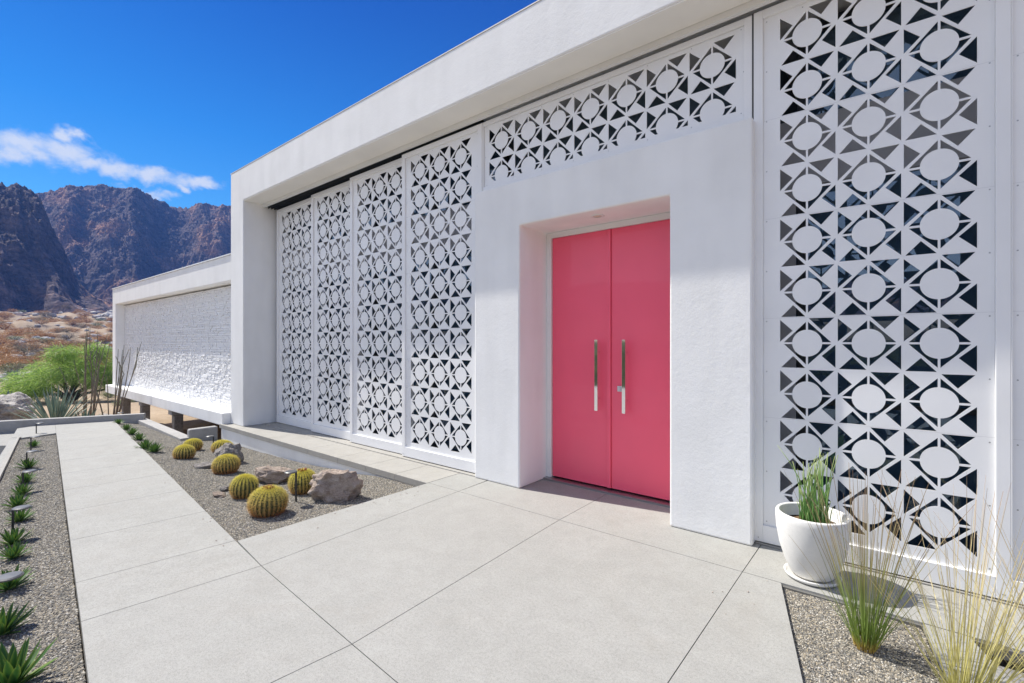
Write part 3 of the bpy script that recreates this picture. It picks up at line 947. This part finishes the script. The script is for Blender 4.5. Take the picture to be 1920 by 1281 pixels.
CT = [ # px, base py, radius, height, flowers, label
    (345, 863, .160, .225, 0, 'round golden barrel cactus beside the path with another close behind it'),
    (362, 847, .155, .205, 0, 'golden barrel cactus half hidden behind the one nearest the path kerb'),
    (416, 851, .175, .215, 0, 'golden barrel cactus behind the dark grey boulder by the ledge'),
    (424.6, 890, .182, .262, 0, 'golden barrel cactus just in front of the dark grey boulder'),
    (457, 935, .155, .265, 0, 'golden barrel cactus between two small pale stones and the flowering one'),
    (501.7, 967, .195, .285, 1, 'largest golden barrel cactus, crowned with dry orange flowers'),
    (568, 927, .165, .285, 1, 'golden barrel cactus with reddish base between lamp post and tan boulder')]
for i, (px, py, r_, h_, fl_, lab) in enumerate(CT):
    r_ *= .72; h_ *= .84
    x, y, z = hit_bed(px, py - 3)
    b, s_, f_ = cactus_meshes(r_, h_, 100 + i, fl_)
    c = empty('barrel_cactus', (x, y, z - .012), lab, 'cactus', 'golden barrel cacti in the gravel')
    c.rotation_euler = (R(random.uniform(-4, 4)), R(random.uniform(-4, 4)), random.uniform(0, 6))
    b.build('body', M['cactus'], c, smooth=True, local=True); s_.build('spines', M['spine'], c, local=True)
    if f_: f_.build('flowers', M['cflower'], c, smooth=True, local=True)


# ---------------------------------------------------------------- boulders and rocks
def rock_mesh(name, seed, planes=16, sub=5, rough=.17, extra=()):
    q = random.Random(seed)
    bm = bmesh.new(); bmesh.ops.create_icosphere(bm, subdivisions=sub, radius=1)
    pl = []
    for d_, k_ in extra: pl.append((Vector(d_).normalized(), k_))
    for _ in range(planes):
        d = Vector((q.gauss(0, 1), q.gauss(0, 1), q.gauss(0, .8))).normalized(); pl.append((d, q.uniform(.55, .9)))
    off = Vector((q.uniform(0, 50), q.uniform(0, 50), q.uniform(0, 50)))
    for v in bm.verts:
        p = v.co.copy()
        for d, k_ in pl:
            e = p.dot(d) - k_
            if e > 0: p -= d * e * .93
        n0 = p.normalized()
        p += n0 * (mnoise.fractal(p * 2.0 + off, .9, 2.0, 5) * rough + abs(mnoise.noise(p * 5 + off)) * rough * .5 - abs(mnoise.noise(p * 2.6 + off * 2)) * rough * .8)
        if sub > 4: p += n0 * (.05 * (abs(mnoise.noise(p * 9 + off)) - .3) + .03 * mnoise.noise(p * 19 + off))
        v.co = p
    me = bpy.data.meshes.new(name); bm.to_mesh(me); bm.free()
    me.polygons.foreach_set('use_smooth', [sub > 3] * len(me.polygons))
    return me


def rock(px, py, size, rot, seed, mat, label, sink=.3, loc=None, name='boulder', group=None, extra=()):
    me = rock_mesh(name, seed, extra=extra); me.materials.append(M[mat])
    x, y, z = loc if loc else hit_bed(px, py)
    o = bpy.data.objects.new(name, me); COL.objects.link(o)
    o.scale = size; o.rotation_euler = rot; o.location = (x, y, z + size[2] * (1 - sink) - .0)
    return tag(o, label, 'boulder', group)


GB = 'boulders in the gravel among the cacti'
rock(630, 935, (.315, .19, .215), (0.05, -.08, .75), 3, 'boulder', 'large tan boulder with a flat top near the patio edge', .38, group=GB, extra=(((.1, .1, 1), .62), ((0, -1, .12), .66), ((1, 0, .1), .74), ((-1, -.2, .3), .78)))
rock(512, 904, (.31, .15, .14), (0, .05, .75), 8, 'boulder', 'low cracked tan boulder lying behind the flowering cactus', .42, group=GB)
rock(430, 868, (.25, .17, .19), (.1, .1, .6), 15, 'boulder_grey', 'dark grey boulder wedged between two cacti near the ledge', .36, group=GB)
rock(392, 877, (.19, .11, .055), (0, .03, .7), 22, 'boulder_grey', 'flat grey slab of rock lying at the foot of the dark boulder', .55, group=GB)
rock(410, 931, (.085, .06, .028), (0, .1, .5), 31, 'boulder', 'small flat pale stone by itself in the gravel', .5, group=GB)
rock(423, 921, (.07, .055, .035), (0, .0, 1.1), 37, 'boulder_grey', 'small grey stone touching the side of a barrel cactus', .5, group=GB)


# ---------------------------------------------------------------- path lights
def path_light(x, y, z, h, rot, label):
    o = empty('path_light', (x, y, z), label, 'path light', 'black path lights along the walk')
    o.rotation_euler = (0, 0, rot)
    p = MB(); p.box(-.007, .007, -.0075, .0075, -.05, h); p.build('post', M['black'], o, local=True, bevel=.0015)
    q = MB(); q.lathe([(0, h + .001), (.052, h + .001), (.058, h + .005), (.058, h + .010), (.048, h + .016), (0, h + .018)], (.0, .050, 0), 28)
    q.build('head', M['lamphead'], o, local=True, smooth=False)
    return o


for (px, py, h), lab in zip([(68, 816, .20), (58, 846, .20), (50, 880, .21), (43, 922, .20), (24, 1010, .225), (-8, 1172, .235)],
                            ['black path light farthest down the outer gravel bed by the landing', 'black path light second from the landing in the agave row', 'black path light third from the landing among the agaves',
                             'black path light midway along the agave row', 'tall black path light behind the large agave near the bottom left', 'path light nearest the camera, only its grey disc in view']):
    d = ray(px, py); z = -.06
    for _ in range(10):
        t = (z - EYE) / d.z; x, y = d.x * t, d.y * t; z = zpath(x, y) - .03
    path_light(x, y, z, h, 0, lab)
for (px, py, h, lab) in ((555, 942, .30, 'black path light standing between the cacti and the tan boulder'), (400, 840, .19, 'black path light in front of the grey concrete upstand'), (231, 789, .17, 'black path light at the far end by the low wall')):
    x, y, z = hit_bed(px, py); path_light(x, y, z, h, PI, lab)


# ---------------------------------------------------------------- agaves
def agave_mb(n, L, W, seed, spread=(12, 82), thick=.0, stiff=.25, tw=.5):
    q = random.Random(seed); mb = MB()
    for i in range(n):
        f_ = i / (n - 1); a = i * 2.39996 + q.uniform(-.2, .2)
        th = R(spread[0] + (spread[1] - spread[0]) * f_ ** .9 + q.uniform(-5, 5))
        l = L * (.72 + .28 * math.sin(PI * (.25 + .6 * f_))) * q.uniform(.85, 1.1); w_ = W * q.uniform(.85, 1.1)
        out = Vector((math.cos(a), math.sin(a), 0)); side = Vector((-math.sin(a), math.cos(a), 0))
        p = out * (.010 + .03 * L * f_ * 2) + Vector((0, 0, .0)); seg = 6; verts = []; tn = []
        for k_ in range(seg + 1):
            t = k_ / seg
            ang = th - stiff * t * R(40) * (1 if f_ > .3 else .2)
            d = out * math.sin(ang) + Vector((0, 0, math.cos(ang)))
            up = out * -math.cos(ang) + Vector((0, 0, math.sin(ang)))
            wd = w_ * (.55 + 1.5 * t - 2.05 * t ** 2.2) if t < .98 else 0.0006
            wd = max(wd, .0006)
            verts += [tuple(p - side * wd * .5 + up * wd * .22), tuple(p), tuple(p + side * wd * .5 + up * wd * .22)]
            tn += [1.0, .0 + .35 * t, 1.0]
            p = p + d * (l / seg)
        fs = []
        for k_ in range(seg):
            b = k_ * 3
            fs += [(b, b + 1, b + 4, b + 3), (b + 1, b + 2, b + 5, b + 4)]
        mb.add(verts, fs, tn)
    return mb


ag = [agave_mb(34, .158, .034, s_, (8, 78)) for s_ in (1, 2, 3)]
proto = []
for k_, mb in enumerate(ag):
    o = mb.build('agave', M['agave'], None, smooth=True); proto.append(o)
used = [0, 0, 0]


def put_agave(x, y, z, sc_, label, group):
    k_ = random.randrange(3)
    o = proto[k_] if not used[k_] else proto[k_].copy()
    if used[k_]: COL.objects.link(o)
    used[k_] = 1
    sc_ *= .88; o.location = (x, y, z); o.scale = (sc_,) * 3; o.rotation_euler = (0, 0, random.uniform(0, 6.28))
    tag(o, label, 'agave', group)


OUT = [(63, 838, .85), (52, 878, 1.05), (47, 905, .95), (41, 928, .9), (33, 952, 1.0), (37, 978, .9), (25, 1020, .95), (26, 1047, .85), (18, 1105, 1.0), (4, 1190, 1.05), (20, 1290, 1.35)]
for i, (px, py, s_) in enumerate(OUT):
    d = ray(px, py); z = -.05
    for _ in range(10):
        t = (z - EYE) / d.z; x, y = d.x * t, d.y * t; z = zpath(x, y) - .025
    lab = 'large green agave at the bottom left corner, nearest the camera' if i == 10 else 'small green agave, %s from the far end of the outer gravel bed' % ORD[i]
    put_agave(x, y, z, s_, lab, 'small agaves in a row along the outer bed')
INN = [(222, 795, .9), (238, 806, .9), (249, 815, 1.0), (261, 826, 1.0), (273, 842, 1.15), (290, 848, 1.1)]
for i, (px, py, s_) in enumerate(INN):
    x, y, z = hit_bed(px, py)
    put_agave(x, y, z, s_, 'small green agave, %s from the far wall in the inner gravel bed' % ORD[i], 'small agaves beside the path under the wing')


# ---------------------------------------------------------------- pot, horsetail and grasses
pot = MB()
prof = [(r_ * .87, z_) for r_, z_ in ((0, .022), (.128, .022), (.140, .032), (.176, .10), (.210, .20), (.230, .30), (.235, .37), (.234, .405), (.229, .412), (.212, .412), (.207, .405), (.203, .33), (.0, .325))]
pot.lathe(prof[:-1], (-.392, 3.535, .0), 64)
po_ = empty('plant_pot', (-.392, 3.535, 0), 'white tapered concrete pot standing on a saucer by the screen', 'plant pot')
pot.build('body', M['pot'], po_, smooth=True, bevel=0)
so = MB(); so.lathe([(0, .34), (.10, .338), (.1785, .333)], (-.392, 3.535, 0), 40); so.build('soil', M['soil'], po_, smooth=True)
sa = MB(); sa.lathe([(0, .002), (.138, .002), (.150, .010), (.157, .027), (.151, .029), (.143, .015), (0, .014)], (-.392, 3.535, 0.001), 56)
o = sa.build('saucer', M['pot'], smooth=True); tag(o, 'shallow white saucer under the plant pot', 'saucer')
ht = MB(); q = random.Random(3)
for i in range(115):
    a = q.uniform(0, 6.28); rr_ = .085 * math.sqrt(q.random()); h = q.uniform(.10, .28) if q.random() < .62 else q.uniform(.28, .50)
    b = Vector((-.392 + .015 + rr_ * math.cos(a), 3.535 + rr_ * math.sin(a), .33)); ln = Vector((q.gauss(0, .032), q.gauss(0, .032), 0)) * (h / .3)
    pts = [b + ln * (t * t) + Vector((0, 0, h * t)) for t in (0, .2, .4, .6, .8, 1)]
    ht.tube(pts, [.0031, .0031, .0030, .0028, .0025, .0016], 6, [0, .25, .45, .6, .8, 1])
o = ht.build('horsetail', M['horsetail'], smooth=True); tag(o, 'upright green horsetail stems growing in the white pot', 'horsetail')


def grass_mb(c, n, L, W, seed, spread, droop, base_r=.03, lean=(0, 0)):
    q = random.Random(seed); mb = MB()
    for i in range(n):
        a = q.uniform(0, 6.28); th = abs(q.gauss(0, spread)); l = L * q.uniform(.35, 1.05); w_ = W * q.uniform(.6, 1.2)
        d = Vector((math.cos(a) * math.sin(th) + lean[0], math.sin(a) * math.sin(th) + lean[1], math.cos(th))).normalized()
        br = base_r * math.sqrt(q.random())
        p = Vector(c) + Vector((math.cos(a) * br, math.sin(a) * br, 0)); side = d.cross(Vector((q.gauss(0, 1), q.gauss(0, 1), q.gauss(0, 1)))).normalized()
        seg = 7; verts = []; tn = []; jt = q.uniform(-.12, .12)
        for k_ in range(seg + 1):
            t = k_ / seg
            wd = w_ * (1 - t) ** .55 + .0007
            if t > .8: wd += .0012 * q.random()
            verts += [tuple(p - side * wd / 2), tuple(p + side * wd / 2)]; tn += [min(1, max(0, t * (l / L) ** .5 + jt * t))] * 2
            d = (d + Vector((math.cos(a) * math.sin(th), math.sin(a) * math.sin(th), -.6)) * droop * t / seg * 2).normalized()
            p = p + d * (l / seg)
        mb.add(verts, [(2 * k_, 2 * k_ + 1, 2 * k_ + 3, 2 * k_ + 2) for k_ in range(seg)], tn)
    return mb


g = grass_mb((-.10, 2.915, -.02), 160, .88, .0038, 5, .25, .22, .045)
o = g.build('deer_grass', M['grassblade']); tag(o, 'upright green grass clump with tan tips in the gravel before the pot', 'grass clump')
g = grass_mb((.245, 2.72, -.02), 165, .94, .0036, 9, .36, .28, .06, (.16, .12))
o = g.build('feather_grass', M['grassyellow']); tag(o, 'pale yellow arching grass clump in the bottom right corner', 'grass clump')
g = grass_mb((.62, 2.78, -.12), 115, .98, .0036, 12, .42, .3, .06, (-.02, .10))
o = g.build('feather_grass', M['grassyellow']); tag(o, 'pale yellow grass clump whose blades lean in from the right edge', 'grass clump')


# ---------------------------------------------------------------- desert plants
def tz(x, y):
    return float(Tz(np.array([x]), np.array([y]))[0])


def big_agave(px, dpt, L, n, W, label, zoff=0, mat='agaveblue', spread=(6, 66), stiff=.1):
    x, y = at(px, dpt); z = tz(x, y) + zoff
    mb = agave_mb(n, L, W, int(px * 7) + 3, spread, stiff=stiff)
    o = mb.build('blue_agave', M[mat], None, smooth=True); o.location = (x, y, z)
    return tag(o, label, 'agave')


big_agave(103, 10.6, 1.0, 70, .055, 'big blue grey agave with stiff leaves right behind the low end wall', .12, spread=(4, 60))
big_agave(160, 11.2, .52, 22, .075, 'small blue green agave at the foot of the ocotillo behind the wall', .05)
big_agave(17, 16.5, .62, 20, .13, 'broad leaved agave behind the long boulder at the left edge', .25)
big_agave(26, 30, .85, 22, .17, 'dark agave among pale rocks up the slope at the left', .2)


def ocotillo(px, dpt, H, n, label, seed):
    x, y = at(px, dpt); z = tz(x, y) - .05; q = random.Random(seed)
    mb = MB()
    for i in range(n):
        a = q.uniform(0, 6.28); ln = q.uniform(.05, .17); h = H * q.uniform(.6, 1.05)
        p = Vector((math.cos(a) * .08, math.sin(a) * .08, 0)); pts = [p]; d = Vector((math.cos(a) * ln, math.sin(a) * ln, 1))
        for k_ in range(8):
            d = (d + Vector((q.gauss(0, .035), q.gauss(0, .035), .04))).normalized(); p = p + d * h / 8; pts.append(p)
        mb.tube(pts, [.016, .015, .0145, .0135, .012, .011, .010, .008, .005], 6, [k_ / 8 for k_ in range(9)])
        if q.random() < .35:
            b = pts[5]; e = [b, b + Vector((q.uniform(-.12, .12), q.uniform(-.12, .12), .3)), b + Vector((q.uniform(-.2, .2), q.uniform(-.2, .2), .75))]
            mb.tube(e, [.012, .010, .007], 5, [.6, .8, 1])
    o = mb.build('ocotillo', M['twig'], None, smooth=True); o.location = (x, y, z)
    return tag(o, label, 'ocotillo')


ocotillo(164, 12.6, 2.75, 15, 'tall ocotillo of bare brown wands in front of the green tree', 4)
ocotillo(209, 11.6, 2.35, 11, 'ocotillo of bare wands beside the white wing corner', 6)


def strips(mb, q, c, rad, n, ln, w_, droop, tone0=0.0, surf=.55):
    for i in range(n):
        while True:
            v = Vector((q.uniform(-1, 1), q.uniform(-1, 1), q.uniform(-1, 1)))
            if .05 < v.length < 1: break
        v = v.normalized() * (surf + (1 - surf) * q.random()) if q.random() < .75 else v
        p = Vector(c) + Vector((v.x * rad[0], v.y * rad[1], v.z * rad[2]))
        d = (Vector((v.x, v.y, v.z * .6)) + Vector((q.gauss(0, .5), q.gauss(0, .5), q.gauss(0, .4) - droop))).normalized()
        s_ = d.cross(Vector((q.gauss(0, 1), q.gauss(0, 1), q.gauss(0, 1)))).normalized() * w_ * q.uniform(.5, 1.2)
        l = ln * q.uniform(.5, 1.3); e = p + d * l + Vector((0, 0, -droop * l * .3))
        t = min(1, max(0, .5 + tone0 + q.gauss(0, .22)))
        mb.add([tuple(p - s_), tuple(p + s_), tuple(e + s_ * .4), tuple(e - s_ * .4)], [(0, 1, 2, 3)], [t] * 4)


# palo verde
x0, y0 = at(128, 20.5); z0 = tz(x0, y0)
pv = empty('palo_verde_tree', (x0, y0, z0), 'low spreading bright green feathery tree on the sand behind the wall', 'tree')
ex = Vector((cyw, syw, 0)); ey = Vector((-syw, cyw, 0))   # across and along the view, for the spread of the crown only
cr = MB(); q = random.Random(12)
cl = [(-1.9, 0, 1.0, .75, .45), (-1.2, .3, 1.35, .8, .5), (-1.35, -.4, .75, .8, .42), (-.4, 0, 1.55, .85, .55), (-.5, -.5, 1.0, .85, .5), (.35, .3, 2.0, .75, .55), (.6, -.3, 1.35, .8, .55), (1.2, .2, 1.7, .75, .55), (1.5, -.2, 1.05, .7, .5), (1.95, .2, 1.35, .6, .5), (-.9, -.6, .55, .6, .3), (.1, .5, 1.2, .9, .5), (2.2, .1, .8, .45, .35), (.9, .4, 2.25, .45, .35), (-1.9, -.3, .6, .55, .3), (-.1, -.2, 2.15, .5, .35), (2.75, .4, 1.5, .6, .45), (2.9, .3, .9, .5, .35), (2.3, .5, 1.9, .5, .4)]
for (u, v, h, r1, r2) in cl:
    c = ex * u + ey * v + Vector((0, 0, h)); strips(cr, q, c, (r1, r1, r2), 1050, .26, .0095, .35, q.uniform(-.12, .12), .35)
cr.build('crown', M['paloverde'], pv, local=True)
tk = MB()
for (u, v, h, r1, r2) in cl:
    e = ex * u + ey * v + Vector((0, 0, h)); m1 = e * .35 + Vector((q.uniform(-.1, .1), q.uniform(-.1, .1), .15))
    tk.tube([(0, 0, -.1), m1 * .5 + Vector((0, 0, .1)), m1, e * .75, e], [.06, .05, .04, .022, .008], 7)
tk.build('trunk', M['bark'], pv, local=True, smooth=True)

# long boulder behind the wall
x, y = at(22, 11.6)
rock(0, 0, (1.08, .52, .46), (.03, -.10, -.55), 44, 'desertrock', 'long pale grey boulder with a brown stained foot behind the end wall', .42, loc=(x, y, tz(x, y) + .12))
GR = 'pale rocks scattered over the desert'
rk = []
for sd_ in (51, 52, 53, 54):
    me = rock_mesh('rock', sd_, sub=3, rough=.13); me.materials.append(M['desertrock']); rk.append(me)


def put_rock(px, dpt, s_, q, label, group):
    x, y = at(px, dpt)
    o = bpy.data.objects.new('rock', rk[q.randrange(4)]); COL.objects.link(o)
    o.scale = (s_ * q.uniform(.8, 1.5), s_ * q.uniform(.7, 1.2), s_ * q.uniform(.4, .8)); o.rotation_euler = (q.uniform(-.2, .2), q.uniform(-.2, .2), q.uniform(0, 6.28))
    o.location = (x, y, tz(x, y) + o.scale[2] * .3); tag(o, label, 'rock', group)


q = random.Random(21)
for px, dpt, s_, lab in ((14, 31, .75, 'broad pale rock up the slope below the dark agave'), (44, 36, .6, 'pale rock beside the dark agave on the slope'), (66, 37, .55, 'low pale rock above the green tree at its left end'), (2, 24, .35, 'grey green rock at the left edge below the pale ones'), (13, 22, .22, 'small pale rock at the edge of the sand'), (185, 13.2, .30, 'pale rock between the two ocotillos'), (195, 14.5, .34, 'pale rock behind the ocotillo beside the wing'), (172, 15, .2, 'small pale rock behind the tall ocotillo')):
    put_rock(px, dpt, s_, q, lab, None)
for i in range(230):
    dpt = 36 * (150 / 36) ** q.random(); px = q.uniform(-30, 224)
    put_rock(px, dpt, q.uniform(.25, .6) * (dpt / 50) ** .55, q, 'pale weathered rock among the dry brush on the slope', GR)
for i in range(90):
    dpt = q.uniform(150, 205); px = q.uniform(120, 235)
    put_rock(px, dpt, q.uniform(.7, 2.0), q, 'grey boulder in the rockfall at the foot of the mountain', 'fallen boulders below the mountain')

br = []
for kx, (mat, ln, n_, dr) in enumerate((('drybrush', .16, 1100, .05), ('drybrush', .2, 800, 0), ('greybrush', .28, 620, -.1), ('sagebrush', .18, 900, 0))):
    mb = MB(); qq = random.Random(70 + kx)
    strips(mb, qq, (0, 0, .42), (.8, .8, .45), n_, ln * 1.2, .012 if kx != 2 else .008, dr, 0, .3)
    for j in range(14):
        a = qq.uniform(0, 6.28); e = Vector((math.cos(a) * .6, math.sin(a) * .6, qq.uniform(.3, .75))); mb.tube([(0, 0, -.1), e * .5, e], [.03, .02, .008], 4, [0, .1, .2])
    o = mb.build('dry_shrub', M[mat], None); br.append(o)
KIND = [('rounded dry orange brush on the desert slope', 'dry shrub'), ('open dry orange brush on the desert slope', 'dry shrub'), ('bare grey brush on the desert slope', 'dry shrub'), ('sage green brush on the desert slope', 'shrub')]
first = [True] * 4


def put_shrub(px, dpt, s_, k_, lab=None):
    x, y = at(px, dpt)
    o = br[k_] if first[k_] else br[k_].copy()
    if not first[k_]: COL.objects.link(o)
    first[k_] = False
    o.location = (x, y, tz(x, y)); o.scale = (s_ * q.uniform(.9, 1.4), s_ * q.uniform(.9, 1.4), s_ * q.uniform(.75, 1.1)); o.rotation_euler = (0, 0, q.uniform(0, 6.28))
    tag(o, lab or KIND[k_][0], KIND[k_][1], None if lab else 'brush on the desert slope')


put_shrub(190, 44, 2.0, 1, 'tall orange brown brush beside the white wing')
put_shrub(50, 58, 2.2, 2, 'large bare grey brush in the middle of the slope')
put_shrub(85, 52, 1.0, 0, 'round orange bush above the green tree')
put_shrub(108, 66, 1.7, 0, 'broad orange bush beside a pale rock')
put_shrub(28, 27, .55, 3, 'low olive bush in front of the pale rocks')
for i in range(285):
    dpt = 38 * (185 / 38) ** q.random(); px = q.uniform(-30, 226)
    k_ = q.choices((0, 1, 2, 3), (5, 4, 2, 1.2))[0]
    put_shrub(px, dpt, q.uniform(.6, 1.25) * (dpt / 50) ** .5, k_)
for px, dpt, s_ in ((205, 22, .35), (212, 24, .4), (60, 24, .25), (5, 20.5, .2), (222, 18, .25), (240, 19, .3)):
    put_shrub(px, dpt, s_, 3)

# ---------------------------------------------------------------- light and sky
TO = Vector((-.604, -.1176, .788)).normalized()
sun = bpy.data.lights.new('sun', 'SUN'); sun.energy = 4.2; sun.angle = R(.53); sun.color = (1.0, .955, .875)
so_ = bpy.data.objects.new('sun', sun); COL.objects.link(so_); so_.rotation_euler = TO.to_track_quat('Z', 'Y').to_euler()
wd = bpy.data.worlds.new('World'); sc.world = wd; wd.use_nodes = True
nt = wd.node_tree; nt.nodes.clear(); N = nt.nodes.new; L = nt.links.new
sky = N('ShaderNodeTexSky'); sky.sky_type = 'NISHITA'; sky.sun_disc = False
sky.sun_elevation = math.asin(TO.z); sky.sun_rotation = math.atan2(TO.x, TO.y)
sky.altitude = 300; sky.air_density = 1.0; sky.dust_density = .15; sky.ozone_density = 3.0
geo = N('ShaderNodeTexCoord')
hs = N('ShaderNodeHueSaturation'); hs.inputs['Saturation'].default_value = 1.28; hs.inputs['Value'].default_value = .62; L(sky.outputs[0], hs.inputs['Color'])
sx = N('ShaderNodeSeparateXYZ'); L(geo.outputs['Generated'], sx.inputs[0])
el = N('ShaderNodeValToRGB'); L(sx.outputs['Z'], el.inputs[0])
er = el.color_ramp.elements
er[0].position = .12; er[0].color = (.55, .98, 1.0, 1); er[1].position = .60; er[1].color = (.02, .33, .74, 1)
e3 = er.new(.36); e3.color = (.12, .66, .92, 1)
deep = N('ShaderNodeMix'); deep.data_type = 'RGBA'; deep.blend_type = 'MULTIPLY'; deep.inputs[0].default_value = 1.0
L(hs.outputs[0], deep.inputs[6]); L(el.outputs[0], deep.inputs[7])
# the sky is deeper on the mountain side of the house and paler over the open valley
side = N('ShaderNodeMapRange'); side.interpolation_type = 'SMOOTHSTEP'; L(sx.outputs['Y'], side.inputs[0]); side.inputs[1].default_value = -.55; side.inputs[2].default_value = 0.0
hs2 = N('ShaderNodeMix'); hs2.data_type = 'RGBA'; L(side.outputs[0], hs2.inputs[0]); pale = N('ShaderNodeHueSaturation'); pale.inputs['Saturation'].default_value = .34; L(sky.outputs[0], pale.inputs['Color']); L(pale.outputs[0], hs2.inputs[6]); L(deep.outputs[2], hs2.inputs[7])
bg = N('ShaderNodeBackground'); bg.inputs['Strength'].default_value = .132
# clouds: soft noise inside a few drifting patches low over the ridge
Cd = ray(190, 300).normalized(); T1 = Vector((Cd.y, -Cd.x, 0)).normalized(); T2 = T1.cross(Cd).normalized()
if T2.z < 0: T2 = -T2


def vdot(v):
    d = N('ShaderNodeVectorMath'); d.operation = 'DOT_PRODUCT'; L(geo.outputs['Generated'], d.inputs[0]); d.inputs[1].default_value = v; return d.outputs['Value']


def mth(op, a, b=None, clamp=False):
    m = N('ShaderNodeMath'); m.operation = op; m.use_clamp = clamp
    for i, v in enumerate((a, b)):
        if v is None: continue
        if isinstance(v, (int, float)): m.inputs[i].default_value = v
        else: L(v, m.inputs[i])
    return m.outputs[0]


dc = mth('MAXIMUM', vdot(Cd), .05); U = mth('DIVIDE', vdot(T1), dc); V = mth('DIVIDE', vdot(T2), dc)


def uv_of(px, py):
    d = ray(px, py).normalized(); k_ = d.dot(Cd); return d.dot(T1) / k_, d.dot(T2) / k_


wv = N('ShaderNodeCombineXYZ'); L(U, wv.inputs[0]); L(V, wv.inputs[1])
wn = N('ShaderNodeTexNoise'); wn.inputs['Scale'].default_value = 22; wn.inputs['Detail'].default_value = 6; wn.inputs['Roughness'].default_value = .6
L(wv.outputs[0], wn.inputs['Vector'])
ws = N('ShaderNodeSeparateColor'); L(wn.outputs['Color'], ws.inputs[0])
U2 = mth('ADD', U, mth('MULTIPLY', mth('SUBTRACT', ws.outputs[0], .5), .085)); V2 = mth('ADD', V, mth('MULTIPLY', mth('SUBTRACT', ws.outputs[1], .5), .055))
acc = None
for (px, py, ax, ay) in ((55, 280, 84, 32), (125, 288, 80, 30), (5, 288, 60, 22), (170, 302, 64, 22), (230, 320, 56, 20), (295, 332, 60, 18), (375, 338, 50, 14), (275, 364, 56, 11), (345, 356, 20, 9), (132, 254, 34, 14), (395, 346, 28, 9)):
    u0, v0 = uv_of(px, py); u1, _ = uv_of(px + ax, py); _, v1 = uv_of(px, py - ay)
    a = mth('DIVIDE', mth('SUBTRACT', U2, u0), abs(u1 - u0)); b = mth('DIVIDE', mth('SUBTRACT', V2, v0), abs(v1 - v0))
    e = mth('SUBTRACT', 1.0, mth('SQRT', mth('ADD', mth('MULTIPLY', a, a), mth('MULTIPLY', b, b))))
    acc = e if acc is None else mth('MAXIMUM', acc, e)
acc = mth('MULTIPLY', acc, 1.0)
cv = N('ShaderNodeCombineXYZ'); L(U, cv.inputs[0]); L(mth('MULTIPLY', V, 1.5), cv.inputs[1])
nz = N('ShaderNodeTexNoise'); nz.inputs['Scale'].default_value = 26; nz.inputs['Detail'].default_value = 8; nz.inputs['Roughness'].default_value = .58; nz.inputs['Distortion'].default_value = .4
L(cv.outputs[0], nz.inputs['Vector'])
dens = mth('ADD', mth('MULTIPLY', acc, 1.0), mth('MULTIPLY', mth('SUBTRACT', nz.outputs['Fac'], .43), 1.9))
mr = N('ShaderNodeMapRange'); mr.interpolation_type = 'SMOOTHSTEP'; L(dens, mr.inputs[0]); mr.inputs[1].default_value = -.08; mr.inputs[2].default_value = 1.1; mr.inputs[4].default_value = .9
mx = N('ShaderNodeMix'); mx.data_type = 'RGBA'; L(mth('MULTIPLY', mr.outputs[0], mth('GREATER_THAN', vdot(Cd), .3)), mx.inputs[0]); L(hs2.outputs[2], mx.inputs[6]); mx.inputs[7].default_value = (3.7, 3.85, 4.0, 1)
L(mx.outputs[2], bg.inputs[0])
ow = N('ShaderNodeOutputWorld'); L(bg.outputs[0], ow.inputs[0])

# ---------------------------------------------------------------- air
hz = MB(); hz.box(-900, 900, -900, 900, -16, 225)
hm = bpy.data.materials.new('air'); hm.use_nodes = True; hm.node_tree.nodes.clear()
ho = hm.node_tree.nodes.new('ShaderNodeOutputMaterial'); pvn = hm.node_tree.nodes.new('ShaderNodeVolumePrincipled')
pvn.inputs['Color'].default_value = (.15, .36, 1.0, 1); pvn.inputs['Density'].default_value = .0005
hm.node_tree.links.new(pvn.outputs[0], ho.inputs['Volume'])
hzo = hz.build('haze', hm); hzo['kind'] = 'stuff'

# ---------------------------------------------------------------- render
sc.view_settings.view_transform = 'Standard'; sc.view_settings.look = 'None'; sc.view_settings.gamma = 1.0
sc.view_settings.exposure = 0.90
sc.render.engine = 'CYCLES'
sc.cycles.use_denoising = True
sc.cycles.max_bounces = 8; sc.cycles.diffuse_bounces = 5; sc.cycles.transparent_max_bounces = 12
